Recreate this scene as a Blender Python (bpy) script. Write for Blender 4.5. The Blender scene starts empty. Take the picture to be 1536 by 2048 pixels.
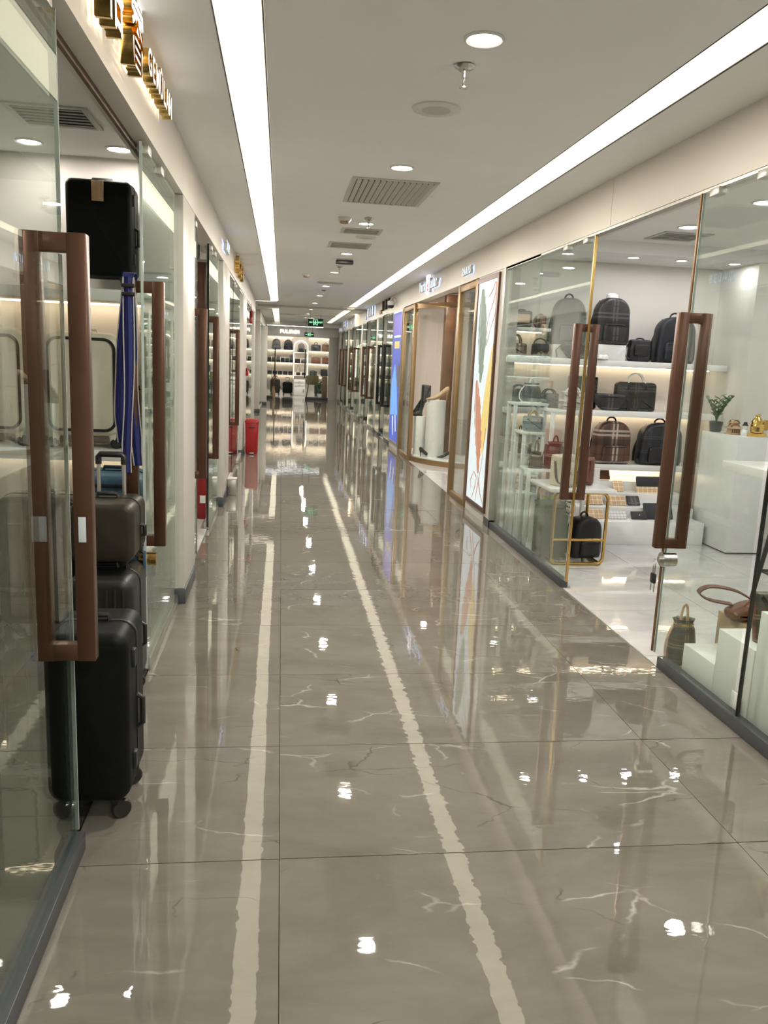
import bpy, math, random
from mathutils import Vector, Matrix
random.seed(7)
PI = math.pi
S = bpy.context.scene
COL = S.collection

# ------------------------------------------------------------------ camera
yaw, pitch, roll, fpx = 0.1325, 0.1863, 0.0441, 1612.4
EYE = Vector((0, 0, 1.5))
fw = Vector((math.sin(yaw) * math.cos(pitch), math.cos(yaw) * math.cos(pitch), -math.sin(pitch)))
rt = Vector((math.cos(yaw), -math.sin(yaw), 0))
up = rt.cross(fw)
r2 = math.cos(roll) * rt + math.sin(roll) * up
u2 = -math.sin(roll) * rt + math.cos(roll) * up
cd = bpy.data.cameras.new('camera')
cam = bpy.data.objects.new('camera', cd)
COL.objects.link(cam)
cam.matrix_world = Matrix(((r2.x, u2.x, -fw.x, EYE.x), (r2.y, u2.y, -fw.y, EYE.y), (r2.z, u2.z, -fw.z, EYE.z), (0, 0, 0, 1)))
cd.sensor_fit = 'VERTICAL'
cd.sensor_height = 36
cd.lens = 36 * fpx / 2048
cd.clip_start = 0.05
S.camera = cam

# ------------------------------------------------------------------ world, exposure
w = bpy.data.worlds.new('world')
S.world = w
w.use_nodes = True
w.node_tree.nodes['Background'].inputs[0].default_value = (0.9, 0.92, 1, 1)
w.node_tree.nodes['Background'].inputs[1].default_value = 0.02
S.view_settings.view_transform = 'Standard'
S.view_settings.look = 'None'
S.view_settings.exposure = 0.27
S.view_settings.gamma = 1
S.view_settings.use_curve_mapping = False
c = S.cycles
c.max_bounces = 6
c.diffuse_bounces = 3
c.glossy_bounces = 4
c.transmission_bounces = 2
c.transparent_max_bounces = 16
c.sample_clamp_indirect = 4
c.use_adaptive_sampling = True
c.adaptive_threshold = 0.10
c.adaptive_min_samples = 12
c.caustics_reflective = True
c.blur_glossy = 1.0
c.caustics_refractive = False
STRIP_L = 1.35       # radiance of the ceiling light strips
DOWN_W = 36.0        # watts of a downlight
LED_L = 8.5         # radiance of the shelf light lines

# ------------------------------------------------------------------ materials
MT = {}


def nt(name):
    m = bpy.data.materials.new(name)
    m.use_nodes = True
    t = m.node_tree
    b = t.nodes['Principled BSDF']
    return m, t, b


def mat(name, col, rough=0.5, metal=0.0, var=0.06, scale=12.0, bump=0.0, coat=0.0, spec=0.5, alpha=None):
    """plain surface with a little procedural variation"""
    m, t, b = nt(name)
    N, L = t.nodes, t.links
    tc = N.new('ShaderNodeTexCoord')
    no = N.new('ShaderNodeTexNoise')
    no.inputs['Scale'].default_value = scale
    no.inputs['Detail'].default_value = 3
    L.new(tc.outputs['Object'], no.inputs['Vector'])
    r = N.new('ShaderNodeValToRGB')
    r.color_ramp.elements[0].position = 0.3
    r.color_ramp.elements[1].position = 0.7
    r.color_ramp.elements[0].color = tuple(x * (1 - var) for x in col) + (1,)
    r.color_ramp.elements[1].color = tuple(min(1, x * (1 + var)) for x in col) + (1,)
    L.new(no.outputs['Fac'], r.inputs['Fac'])
    L.new(r.outputs['Color'], b.inputs['Base Color'])
    b.inputs['Roughness'].default_value = rough
    b.inputs['Metallic'].default_value = metal
    b.inputs['Specular IOR Level'].default_value = spec
    b.inputs['Coat Weight'].default_value = coat
    b.inputs['Coat Roughness'].default_value = 0.08
    if bump:
        n2 = N.new('ShaderNodeTexNoise')
        n2.inputs['Scale'].default_value = scale * 8
        L.new(tc.outputs['Object'], n2.inputs['Vector'])
        bp = N.new('ShaderNodeBump')
        bp.inputs['Strength'].default_value = bump
        bp.inputs['Distance'].default_value = 0.004
        L.new(n2.outputs['Fac'], bp.inputs['Height'])
        L.new(bp.outputs['Normal'], b.inputs['Normal'])
    MT[name] = m
    return m


def emit(name, col, s):
    m, t, b = nt(name)
    N, L = t.nodes, t.links
    tc = N.new('ShaderNodeTexCoord')
    no = N.new('ShaderNodeTexNoise')
    no.inputs['Scale'].default_value = 2.0
    L.new(tc.outputs['Object'], no.inputs['Vector'])
    r = N.new('ShaderNodeValToRGB')
    r.color_ramp.elements[0].color = tuple(x * 0.97 for x in col) + (1,)
    r.color_ramp.elements[1].color = tuple(col) + (1,)
    L.new(no.outputs['Fac'], r.inputs['Fac'])
    b.inputs['Base Color'].default_value = tuple(x * 0.6 for x in col) + (1,)
    L.new(r.outputs['Color'], b.inputs['Emission Color'])
    b.inputs['Emission Strength'].default_value = s
    MT[name] = m
    return m


def glass(name, tint, ior=1.5):
    """thin architectural glass: clear transmission plus Fresnel mirror reflection"""
    m, t, b = nt(name)
    N, L = t.nodes, t.links
    N.remove(b)
    geo = N.new('ShaderNodeNewGeometry')
    mx = N.new('ShaderNodeMix')
    mx.inputs[2].default_value = ior
    mx.inputs[3].default_value = 1 / ior
    L.new(geo.outputs['Backfacing'], mx.inputs[0])
    fr = N.new('ShaderNodeFresnel')
    L.new(mx.outputs[0], fr.inputs['IOR'])
    tr = N.new('ShaderNodeBsdfTransparent')
    tr.inputs[0].default_value = tint + (1,)
    gl = N.new('ShaderNodeBsdfGlossy')
    gl.inputs['Roughness'].default_value = 0.0
    gl.inputs['Color'].default_value = (0.95, 1, 0.97, 1)
    ms = N.new('ShaderNodeMixShader')
    L.new(fr.outputs[0], ms.inputs[0])
    L.new(tr.outputs[0], ms.inputs[1])
    L.new(gl.outputs[0], ms.inputs[2])
    L.new(ms.outputs[0], N['Material Output'].inputs['Surface'])
    MT[name] = m
    return m


def stone(name, c1, c2, vein, crack, rough, bumpd):
    """polished marble tile: soft clouds, pale veins, dark hair cracks, faint waviness"""
    m, t, b = nt(name)
    N, L = t.nodes, t.links
    geo = N.new('ShaderNodeNewGeometry')
    oi = N.new('ShaderNodeObjectInfo')
    mul = N.new('ShaderNodeMath')
    mul.operation = 'MULTIPLY'
    mul.inputs[1].default_value = 37.0
    L.new(oi.outputs['Random'], mul.inputs[0])
    add = N.new('ShaderNodeVectorMath')
    add.operation = 'ADD'
    mp = N.new('ShaderNodeMapping')
    mp.inputs['Rotation'].default_value = (0, 0, 0.6)
    mp.inputs['Scale'].default_value = (0.7, 1.5, 1)
    L.new(geo.outputs['Position'], mp.inputs['Vector'])
    L.new(mp.outputs[0], add.inputs[0])
    cmb = N.new('ShaderNodeCombineXYZ')
    L.new(mul.outputs[0], cmb.inputs['Z'])
    L.new(mul.outputs[0], cmb.inputs['X'])
    L.new(cmb.outputs[0], add.inputs[1])

    def noise(sc, det, ro=0.55, dist=0.0):
        n = N.new('ShaderNodeTexNoise')
        n.inputs['Scale'].default_value = sc
        n.inputs['Detail'].default_value = det
        n.inputs['Roughness'].default_value = ro
        n.inputs['Distortion'].default_value = dist
        L.new(add.outputs[0], n.inputs['Vector'])
        return n.outputs['Fac']

    def ramp(src, pts):
        r = N.new('ShaderNodeValToRGB')
        e = r.color_ramp.elements
        while len(e) < len(pts):
            e.new(0.5)
        for k, (p, v) in enumerate(pts):
            e[k].position = p
            e[k].color = v if len(v) == 4 else tuple(v) + (1,)
        L.new(src, r.inputs['Fac'])
        return r.outputs['Color']

    def mulv(a, bb):
        k = N.new('ShaderNodeMath')
        k.operation = 'MULTIPLY'
        L.new(a, k.inputs[0])
        L.new(bb, k.inputs[1])
        return k.outputs[0]
    K = (0, 0, 0)
    W = (1, 1, 1)
    base = ramp(noise(3.0, 8, 0.65, 0.4), [(0.3, c1), (0.7, c2)])
    dn = N.new('ShaderNodeTexNoise')
    dn.inputs['Scale'].default_value = 4
    dn.inputs['Detail'].default_value = 4
    L.new(add.outputs[0], dn.inputs['Vector'])

    def crackle(sc, width, amt):
        wv = N.new('ShaderNodeMix')
        wv.data_type = 'RGBA'
        wv.blend_type = 'ADD'
        wv.inputs[0].default_value = amt
        L.new(add.outputs[0], wv.inputs[6])
        L.new(dn.outputs['Color'], wv.inputs[7])
        vo = N.new('ShaderNodeTexVoronoi')
        vo.feature = 'DISTANCE_TO_EDGE'
        vo.inputs['Scale'].default_value = sc
        L.new(wv.outputs[2], vo.inputs['Vector'])
        return ramp(vo.outputs['Distance'], [(0.0, W), (width, K)])
    v = mulv(crackle(2.4, 0.016, 0.22), ramp(noise(4.2, 3), [(0.52, K), (0.66, (0.62,) * 3)]))
    d = mulv(crackle(1.5, 0.008, 0.30), ramp(noise(3.0, 2), [(0.56, K), (0.64, (0.75,) * 3)]))
    m1 = N.new('ShaderNodeMix')
    m1.data_type = 'RGBA'
    L.new(v, m1.inputs[0])
    L.new(base, m1.inputs[6])
    m1.inputs[7].default_value = vein + (1,)
    m2 = N.new('ShaderNodeMix')
    m2.data_type = 'RGBA'
    L.new(d, m2.inputs[0])
    L.new(m1.outputs[2], m2.inputs[6])
    m2.inputs[7].default_value = crack + (1,)
    L.new(m2.outputs[2], b.inputs['Base Color'])
    b.inputs['Roughness'].default_value = rough
    b.inputs['IOR'].default_value = 1.95
    n3 = N.new('ShaderNodeTexNoise')
    n3.inputs['Scale'].default_value = 13
    n3.inputs['Detail'].default_value = 2
    L.new(add.outputs[0], n3.inputs['Vector'])
    bp = N.new('ShaderNodeBump')
    bp.inputs['Strength'].default_value = 1
    bp.inputs['Distance'].default_value = bumpd
    L.new(n3.outputs['Fac'], bp.inputs['Height'])
    L.new(bp.outputs['Normal'], b.inputs['Normal'])
    MT[name] = m
    return m


def plaid(name, base, band, line, thin, cell=0.12, rough=0.55, cross=True, coat=0.0):
    """woven check: wide bands, pale lines and thin lines along the object's X and Z axes"""
    m, t, b = nt(name)
    N, L = t.nodes, t.links
    tc = N.new('ShaderNodeTexCoord')
    sp = N.new('ShaderNodeSeparateXYZ')
    L.new(tc.outputs['Object'], sp.inputs[0])

    def stripes(ax, lo, hi):
        k = N.new('ShaderNodeMath')
        k.operation = 'MULTIPLY_ADD'
        k.inputs[1].default_value = 1 / cell
        k.inputs[2].default_value = 50.5
        L.new(sp.outputs[ax], k.inputs[0])
        f = N.new('ShaderNodeMath')
        f.operation = 'FRACT'
        L.new(k.outputs[0], f.inputs[0])
        r = N.new('ShaderNodeValToRGB')
        r.color_ramp.interpolation = 'CONSTANT'
        e = r.color_ramp.elements
        e[0].position, e[0].color = 0, (0, 0, 0, 1)
        e[1].position, e[1].color = lo, (1, 1, 1, 1)
        x = e.new(hi)
        x.color = (0, 0, 0, 1)
        L.new(f.outputs[0], r.inputs['Fac'])
        return r.outputs['Color']

    def mix(prev, fac, colr, amt):
        k = N.new('ShaderNodeMath')
        k.operation = 'MULTIPLY'
        k.inputs[1].default_value = amt
        L.new(fac, k.inputs[0])
        x = N.new('ShaderNodeMix')
        x.data_type = 'RGBA'
        L.new(k.outputs[0], x.inputs[0])
        if isinstance(prev, tuple):
            x.inputs[6].default_value = prev + (1,)
        else:
            L.new(prev, x.inputs[6])
        x.inputs[7].default_value = colr + (1,)
        return x.outputs[2]
    o = base
    for ax in ('X', 'Z') if cross else ('Z',):
        o = mix(o, stripes(ax, 0.1, 0.32), band, 0.6)
        o = mix(o, stripes(ax, 0.40, 0.465), line, 0.75)
        o = mix(o, stripes(ax, 0.535, 0.60), line, 0.75)
        o = mix(o, stripes(ax, 0.8, 0.83), thin, 0.8)
    L.new(o, b.inputs['Base Color'])
    b.inputs['Roughness'].default_value = rough
    b.inputs['Coat Weight'].default_value = coat
    MT[name] = m
    return m


mat('paint', (0.80, 0.77, 0.72), 0.55, var=0.015, scale=3)
mat('ceiling_paint', (0.87, 0.86, 0.84), 0.6, var=0.012, scale=3)
mat('fascia', (0.76, 0.71, 0.64), 0.32, var=0.012, scale=2)
mat('pillar', (0.52, 0.49, 0.445), 0.35, var=0.015, scale=3)
mat('white_gloss', (0.80, 0.80, 0.79), 0.25, var=0.02)
mat('white_matte', (0.78, 0.77, 0.74), 0.5, var=0.02)
mat('shop_wall', (0.80, 0.76, 0.71), 0.5, var=0.015, scale=3)
mat('pink_wall', (0.78, 0.66, 0.61), 0.5, var=0.02, scale=3)
mat('grey_wall', (0.48, 0.47, 0.45), 0.5, var=0.03, scale=4)
mat('dark_base', (0.05, 0.055, 0.06), 0.35, var=0.1)
mat('grout', (0.13, 0.118, 0.10), 0.7)
mat('bronze', (0.108, 0.053, 0.033), 0.3, metal=0.55, var=0.12, scale=5)
mat('bronze_edge', (0.30, 0.17, 0.09), 0.3, metal=0.8, var=0.1)
mat('black_metal', (0.02, 0.022, 0.02), 0.3, metal=0.4)
mat('gold', (0.62, 0.40, 0.13), 0.25, metal=1, var=0.06)
mat('gold_frame', (0.36, 0.245, 0.13), 0.4, metal=0.9, var=0.06)
mat('gold_bright', (0.95, 0.62, 0.18), 0.2, metal=1, var=0.1, scale=30)
mat('steel', (0.62, 0.62, 0.60), 0.25, metal=1, var=0.05)
mat('alu', (0.55, 0.54, 0.50), 0.35, metal=0.9, var=0.05)
mat('gasket', (0.10, 0.055, 0.035), 0.5)
mat('black_plastic', (0.010, 0.011, 0.010), 0.4, var=0.2, scale=40, bump=0.15)
mat('black_shell', (0.004, 0.005, 0.004), 0.5, spec=0.13, var=0.2, scale=30, bump=0.1)
mat('tyre', (0.015, 0.013, 0.012), 0.5)
mat('grey_shell', (0.33, 0.31, 0.27), 0.35, var=0.04)
mat('brown_shell', (0.030, 0.026, 0.017), 0.4, spec=0.3, var=0.08, scale=20)
mat('dark_shell', (0.016, 0.016, 0.012), 0.4, spec=0.3, var=0.08, scale=20)
mat('blue_shell', (0.03, 0.085, 0.14), 0.45, var=0.08, scale=20, bump=0.2)
mat('cream_shell', (0.74, 0.68, 0.55), 0.4, var=0.02)
mat('blue_webbing', (0.007, 0.012, 0.115), 0.7, var=0.1, scale=80, bump=0.3)
mat('grey_webbing', (0.45, 0.43, 0.42), 0.7)
mat('black_leather', (0.012, 0.012, 0.014), 0.35, var=0.15, scale=40, bump=0.2)
mat('grey_leather', (0.10, 0.10, 0.105), 0.4, var=0.1, scale=40, bump=0.15)
mat('navy_leather', (0.012, 0.014, 0.022), 0.4, var=0.1, scale=40, bump=0.15)
mat('brown_leather', (0.16, 0.062, 0.030), 0.35, var=0.12, scale=30, bump=0.15)
mat('rust_leather', (0.15, 0.062, 0.04), 0.4, var=0.12, scale=30, bump=0.15)
mat('tan_leather', (0.52, 0.34, 0.20), 0.4, var=0.08, scale=30)
mat('cream_leather', (0.68, 0.62, 0.50), 0.35, var=0.04, scale=30)
mat('green_leather', (0.035, 0.05, 0.036), 0.45, var=0.1, scale=30)
mat('paper', (0.86, 0.85, 0.83), 0.7, var=0.05, scale=40, bump=0.6)
mat('clear_plastic', (0.62, 0.64, 0.66), 0.15, var=0.1, scale=20)
mat('wood', (0.17, 0.075, 0.035), 0.35, var=0.25, scale=6)
mat('red_wood', (0.075, 0.022, 0.012), 0.32, var=0.15, scale=5)
mat('tan_board', (0.36, 0.27, 0.16), 0.5, var=0.05)
mat('red_paint', (0.30, 0.008, 0.010), 0.3, var=0.05)
mat('leaf', (0.045, 0.13, 0.035), 0.45, var=0.3, scale=14)
mat('leaf_light', (0.20, 0.36, 0.06), 0.45, var=0.3, scale=14)
mat('velvet', (0.02, 0.05, 0.04), 0.8, var=0.1)
mat('olive', (0.22, 0.17, 0.05), 0.7, var=0.1)
mat('vent', (0.55, 0.54, 0.50), 0.45, var=0.02)
mat('vent_dark', (0.06, 0.055, 0.05), 0.7)
mat('plastic_white', (0.72, 0.70, 0.66), 0.4, var=0.02)
mat('skin_tan', (0.45, 0.32, 0.22), 0.5)
mat('sticker', (0.55, 0.62, 0.66), 0.5)
mat('dark_sign', (0.03, 0.025, 0.02), 0.4)
mat('exit_plate', (0.004, 0.03, 0.014), 0.3)
plaid('plaid_charcoal', (0.028, 0.026, 0.028), (0.012, 0.012, 0.012), (0.10, 0.095, 0.10), (0.03, 0.02, 0.02), 0.26, 0.4)
plaid('plaid_navy', (0.016, 0.018, 0.026), (0.01, 0.01, 0.012), (0.05, 0.05, 0.058), (0.03, 0.012, 0.012), 0.13, 0.4)
plaid('plaid_olive', (0.024, 0.024, 0.020), (0.012, 0.012, 0.01), (0.075, 0.075, 0.055), (0.03, 0.02, 0.012), 0.20, 0.4)
plaid('plaid_stripe', (0.115, 0.066, 0.045), (0.02, 0.014, 0.012), (0.42, 0.36, 0.30), (0.04, 0.02, 0.015), 0.11, 0.45, cross=False)
plaid('plaid_brown', (0.115, 0.056, 0.036), (0.025, 0.014, 0.012), (0.50, 0.45, 0.40), (0.04, 0.02, 0.015), 0.29, 0.45)
plaid('plaid_beige', (0.62, 0.42, 0.22), (0.50, 0.33, 0.17), (0.85, 0.78, 0.64), (0.25, 0.03, 0.02), 0.045, 0.5)
plaid('plaid_grey', (0.42, 0.38, 0.36), (0.16, 0.14, 0.15), (0.72, 0.70, 0.68), (0.2, 0.06, 0.05), 0.08, 0.5)
plaid('plaid_blue', (0.20, 0.25, 0.30), (0.05, 0.055, 0.07), (0.72, 0.70, 0.66), (0.1, 0.05, 0.04), 0.10, 0.45, cross=False)
plaid('plaid_clear', (0.55, 0.48, 0.42), (0.16, 0.13, 0.15), (0.75, 0.78, 0.82), (0.3, 0.12, 0.08), 0.07, 0.2)
plaid('plaid_green', (0.045, 0.045, 0.028), (0.012, 0.014, 0.010), (0.20, 0.17, 0.09), (0.2, 0.05, 0.03), 0.11, 0.35)
plaid('lattice', (0.75, 0.74, 0.73), (0.30, 0.30, 0.31), (0.55, 0.55, 0.56), (0.1, 0.1, 0.1), 0.03, 0.4)
stone('floor_stone', (0.122, 0.112, 0.092), (0.172, 0.160, 0.134), (0.48, 0.46, 0.42), (0.05, 0.042, 0.035), 0.015, 0.00034)
stone('dark_stone', (0.035, 0.034, 0.026), (0.055, 0.052, 0.042), (0.12, 0.11, 0.10), (0.02, 0.02, 0.018), 0.03, 0.0003)
stone('shop_stone', (0.50, 0.49, 0.48), (0.62, 0.61, 0.60), (0.78, 0.77, 0.76), (0.3, 0.29, 0.28), 0.02, 0.00025)
glass('glass', (0.935, 0.968, 0.95), 1.46)
glass('glass_clear', (0.965, 0.985, 0.975))
mat('glass_edge', (0.50, 0.56, 0.53), 0.15, var=0.1)
emit('strip_light', (1.0, 0.90, 0.69), STRIP_L)
emit('lamp', (1.0, 0.96, 0.90), 14)
emit('lamp_cool', (0.90, 0.97, 1.0), 14)
emit('led', (1.0, 0.80, 0.55), LED_L)
emit('led_cool', (0.92, 0.96, 1.0), LED_L * 0.7)
emit('sign_white', (1.0, 0.98, 0.95), 1.5)
emit('sign_blue', (0.70, 0.88, 1.0), 1.25)
emit('sign_halo', (1.0, 0.88, 0.7), 3.0)
emit('sign_halo_blue', (0.35, 0.5, 1.0), 5.0)
emit('sign_red', (0.9, 0.12, 0.2), 0.8)
emit('sign_orange', (1.0, 0.45, 0.12), 1.2)
emit('exit_green', (0.35, 1.0, 0.55), 1.1)


# ------------------------------------------------------------------ mesh helpers
def rrect(wd, h, r, n=5):
    r = min(r, wd / 2 - 1e-4, h / 2 - 1e-4)
    P = []
    for cx, cy, a0 in ((wd / 2 - r, h / 2 - r, 0), (-wd / 2 + r, h / 2 - r, 90), (-wd / 2 + r, -h / 2 + r, 180), (wd / 2 - r, -h / 2 + r, 270)):
        for k in range(n + 1):
            a = math.radians(a0 + 90 * k / n)
            P.append((cx + r * math.cos(a), cy + r * math.sin(a)))
    return P


def rpoly(pts, r, n=4):
    """counter-clockwise polygon with rounded corners"""
    out = []
    m = len(pts)
    for i in range(m):
        p0, p1, p2 = Vector(pts[i - 1]), Vector(pts[i]), Vector(pts[(i + 1) % m])
        d0, d1 = (p0 - p1), (p2 - p1)
        rr = r if not isinstance(r, (list, tuple)) else r[i]
        t = min(rr, d0.length * 0.48, d1.length * 0.48)
        a, b = p1 + d0.normalized() * t, p1 + d1.normalized() * t
        for k in range(n + 1):
            s = k / n
            q = a * (1 - s) ** 2 + p1 * 2 * s * (1 - s) + b * s * s
            out.append((q.x, q.y))
    return out


def arch(wd, h, shoulder=0.62, rb=0.04, n=10):
    """backpack outline, base at y = 0"""
    P = []
    for cx, s in ((wd / 2 - rb, 1), (-wd / 2 + rb, -1)):
        pass
    hs = h * shoulder
    for k in range(n * 2 + 1):
        a = PI * k / (n * 2)
        P.append((wd / 2 * (abs(math.cos(a)) ** 0.8) * (1 if math.cos(a) >= 0 else -1), hs + (h - hs) * math.sin(a) ** 0.9 if math.sin(a) > 0 else hs))
    wb = wd * 1.06 / 2
    P += [(-wb, hs * 0.4), (-wb, rb), (-wb + rb * 0.4, 0.003), (-wb + rb, 0), (wb - rb, 0), (wb - rb * 0.4, 0.003), (wb, rb), (wb, hs * 0.4)]
    return P


def inset(P, d):
    m = len(P)
    out = []
    for i in range(m):
        a, b, c_ = Vector(P[i - 1]), Vector(P[i]), Vector(P[(i + 1) % m])
        e0, e1 = (b - a), (c_ - b)
        if e0.length < 1e-7:
            e0 = e1
        if e1.length < 1e-7:
            e1 = e0
        n0, n1 = Vector((-e0.y, e0.x)), Vector((-e1.y, e1.x))
        nn = n0.normalized() + n1.normalized()
        if nn.length < 1e-6:
            nn = n0
        nn.normalize()
        out.append((b.x + nn.x * d, b.y + nn.y * d))
    return out


def smooth_path(P, k=4):
    if len(P) < 4:
        return P
    out = []
    for i in range(len(P) - 1):
        p0, p1, p2, p3 = P[max(i - 1, 0)], P[i], P[i + 1], P[min(i + 2, len(P) - 1)]
        for j in range(k):
            t = j / k
            out.append(0.5 * ((2 * p1) + (p2 - p0) * t + (2 * p0 - 5 * p1 + 4 * p2 - p3) * t * t + (3 * p1 - p0 - 3 * p2 + p3) * t ** 3))
    return out + [P[-1]]


class M:
    def __init__(s):
        s.v, s.f, s.mi = [], [], []

    def add(s, V, F, mi=0):
        o = len(s.v)
        s.v += [tuple(p) for p in V]
        s.f += [tuple(i + o for i in q) for q in F]
        s.mi += [mi] * len(F)
        return s

    def box(s, x0, x1, y0, y1, z0, z1, mi=0):
        V = [(x, y, z) for z in (z0, z1) for y in (y0, y1) for x in (x0, x1)]
        return s.add(V, [(0, 2, 3, 1), (4, 5, 7, 6), (0, 1, 5, 4), (2, 6, 7, 3), (0, 4, 6, 2), (1, 3, 7, 5)], mi)

    def loft(s, P, prof, ax='Z', o=(0, 0, 0), mi=0, cap=True):
        """outline P swept along an axis; prof = [(position, inset)].
        ax Z: outline in XY; ax Y: outline in XZ (prof runs along -Y..+Y); ax X: outline in YZ"""
        n = len(P)
        V = []
        for (h, d) in prof:
            for (a, b) in (inset(P, d) if d else P):
                if ax == 'Z':
                    q = (a, b, h)
                elif ax == 'Y':
                    q = (a, -h, b)
                else:
                    q = (h, a, b)
                V.append((q[0] + o[0], q[1] + o[1], q[2] + o[2]))
        F = []
        for k in range(len(prof) - 1):
            for i in range(n):
                j = (i + 1) % n
                F.append((k * n + i, k * n + j, (k + 1) * n + j, (k + 1) * n + i))
        if cap:
            F.append(tuple(range(n))[::-1])
            F.append(tuple((len(prof) - 1) * n + i for i in range(n)))
        return s.add(V, F, mi)

    def puff(s, P, d, r, ax='Y', o=(0, 0, 0), mi=0, n=3):
        """outline with depth d (centred) and rounded rims of radius r"""
        pr = []
        for k in range(n + 1):
            a = PI / 2 * k / n
            pr.append((-d / 2 + r * (1 - math.sin(a)), r * (1 - math.cos(a))))
        pr = [(-d / 2 + r * (1 - math.sin(PI / 2 * (1 - k / n))), r * (1 - math.cos(PI / 2 * (1 - k / n)))) for k in range(n + 1)]
        pr = pr + [(-a, b) for a, b in pr[::-1]]
        return s.loft(P, pr, ax, o, mi)

    def rbox(s, x0, x1, y0, y1, z0, z1, r=0.005, mi=0, n=2):
        P = rrect(x1 - x0, y1 - y0, r, n)
        return s.puff(P, z1 - z0, min(r, (z1 - z0) * 0.45), 'Z', ((x0 + x1) / 2, (y0 + y1) / 2, (z0 + z1) / 2), mi, n)

    def cyl(s, p0, p1, r, n=14, r1=None, mi=0):
        return s.tube([p0, p1], [r, r if r1 is None else r1], n, mi)

    def tube(s, path, r, n=8, mi=0, closed=False, flat=1.0, side=None):
        path = [Vector(p) for p in path]
        m = len(path)
        rs = r if isinstance(r, (list, tuple)) else [r] * m
        V, F = [], []
        prev = None
        for i, p in enumerate(path):
            if closed:
                t = path[(i + 1) % m] - path[i - 1]
            else:
                t = path[min(i + 1, m - 1)] - path[max(i - 1, 0)]
            t.normalize()
            if prev is None:
                a = Vector(side) if side else (Vector((0, 0, 1)) if abs(t.z) < 0.9 else Vector((1, 0, 0)))
            else:
                a = prev
            a = (a - t * a.dot(t))
            if a.length < 1e-6:
                a = Vector((0, 1, 0)) - t * t.y
            a.normalize()
            prev = a
            b = t.cross(a)
            for k in range(n):
                an = 2 * PI * k / n
                V.append(p + (a * math.cos(an) * flat + b * math.sin(an)) * rs[i])
        for i in range(m if closed else m - 1):
            j = (i + 1) % m
            for k in range(n):
                k2 = (k + 1) % n
                F.append((i * n + k, i * n + k2, j * n + k2, j * n + k))
        if not closed:
            F.append(tuple(range(n))[::-1])
            F.append(tuple((m - 1) * n + k for k in range(n)))
        return s.add(V, F, mi)

    def ribbon(s, path, wd, th, side, mi=0):
        """flat strap along a path; side = direction of its width"""
        sd = Vector(side).normalized()
        V, F = [], []
        path = smooth_path([Vector(p) for p in path])
        m = len(path)
        for i, p in enumerate(path):
            t = (path[min(i + 1, m - 1)] - path[max(i - 1, 0)]).normalized()
            nn = t.cross(sd).normalized()
            for a, b in ((-1, -1), (1, -1), (1, 1), (-1, 1)):
                V.append(p + sd * a * wd / 2 + nn * b * th / 2)
        for i in range(m - 1):
            for k in range(4):
                k2 = (k + 1) % 4
                F.append((i * 4 + k, i * 4 + k2, i * 4 + 4 + k2, i * 4 + 4 + k))
        F += [(3, 2, 1, 0), tuple(m * 4 - 4 + k for k in range(4))]
        return s.add(V, F, mi)

    def lathe(s, prof, n=20, o=(0, 0, 0), mi=0, sy=1.0):
        V, F = [], []
        for (r, z) in prof:
            for k in range(n):
                a = 2 * PI * k / n
                V.append((o[0] + r * math.cos(a), o[1] + r * math.sin(a) * sy, o[2] + z))
        for i in range(len(prof) - 1):
            for k in range(n):
                k2 = (k + 1) % n
                F.append((i * n + k, i * n + k2, i * n + n + k2, i * n + n + k))
        F.append(tuple(range(n))[::-1])
        F.append(tuple((len(prof) - 1) * n + k for k in range(n)))
        return s.add(V, F, mi)

    def mesh(s, name, mats, smooth=40):
        me = bpy.data.meshes.new(name)
        me.from_pydata(s.v, [], s.f)
        for x in (mats if isinstance(mats, (list, tuple)) else [mats]):
            me.materials.append(MT[x])
        if len(set(s.mi)) > 1:
            me.polygons.foreach_set('material_index', s.mi)
        me.validate()
        if smooth:
            me.polygons.foreach_set('use_smooth', [True] * len(me.polygons))
            me.set_sharp_from_angle(angle=math.radians(smooth))
        me.update()
        return me

    def build(s, name, mats, parent=None, loc=(0, 0, 0), rot=(0, 0, 0), smooth=40):
        return link(name, s.mesh(name, mats, smooth), parent, loc, rot)


def link(name, data, parent=None, loc=(0, 0, 0), rot=(0, 0, 0)):
    o = bpy.data.objects.new(name, data)
    COL.objects.link(o)
    o.parent = parent
    o.location = loc
    o.rotation_euler = rot
    return o


def tag(o, label, cat, group=None):
    o['label'] = label
    o['category'] = cat
    if group:
        o['group'] = group
    return o


def thing(name, label, cat, loc=(0, 0, 0), rz=0.0, group=None):
    return tag(link(name, None, None, loc, (0, 0, rz)), label, cat, group)


def struct(name, mb, mats, parent=None, loc=(0, 0, 0), smooth=40):
    o = mb.build(name, mats, parent, loc, smooth=smooth) if mb else link(name, None, parent, loc)
    if parent is None:
        o['kind'] = 'structure'
    return o


def box(name, m_, x0, x1, y0, y1, z0, z1, parent=None, st=True):
    mb = M().box(x0, x1, y0, y1, z0, z1)
    return struct(name, mb, m_, parent) if (st and parent is None) else mb.build(name, m_, parent)


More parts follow.
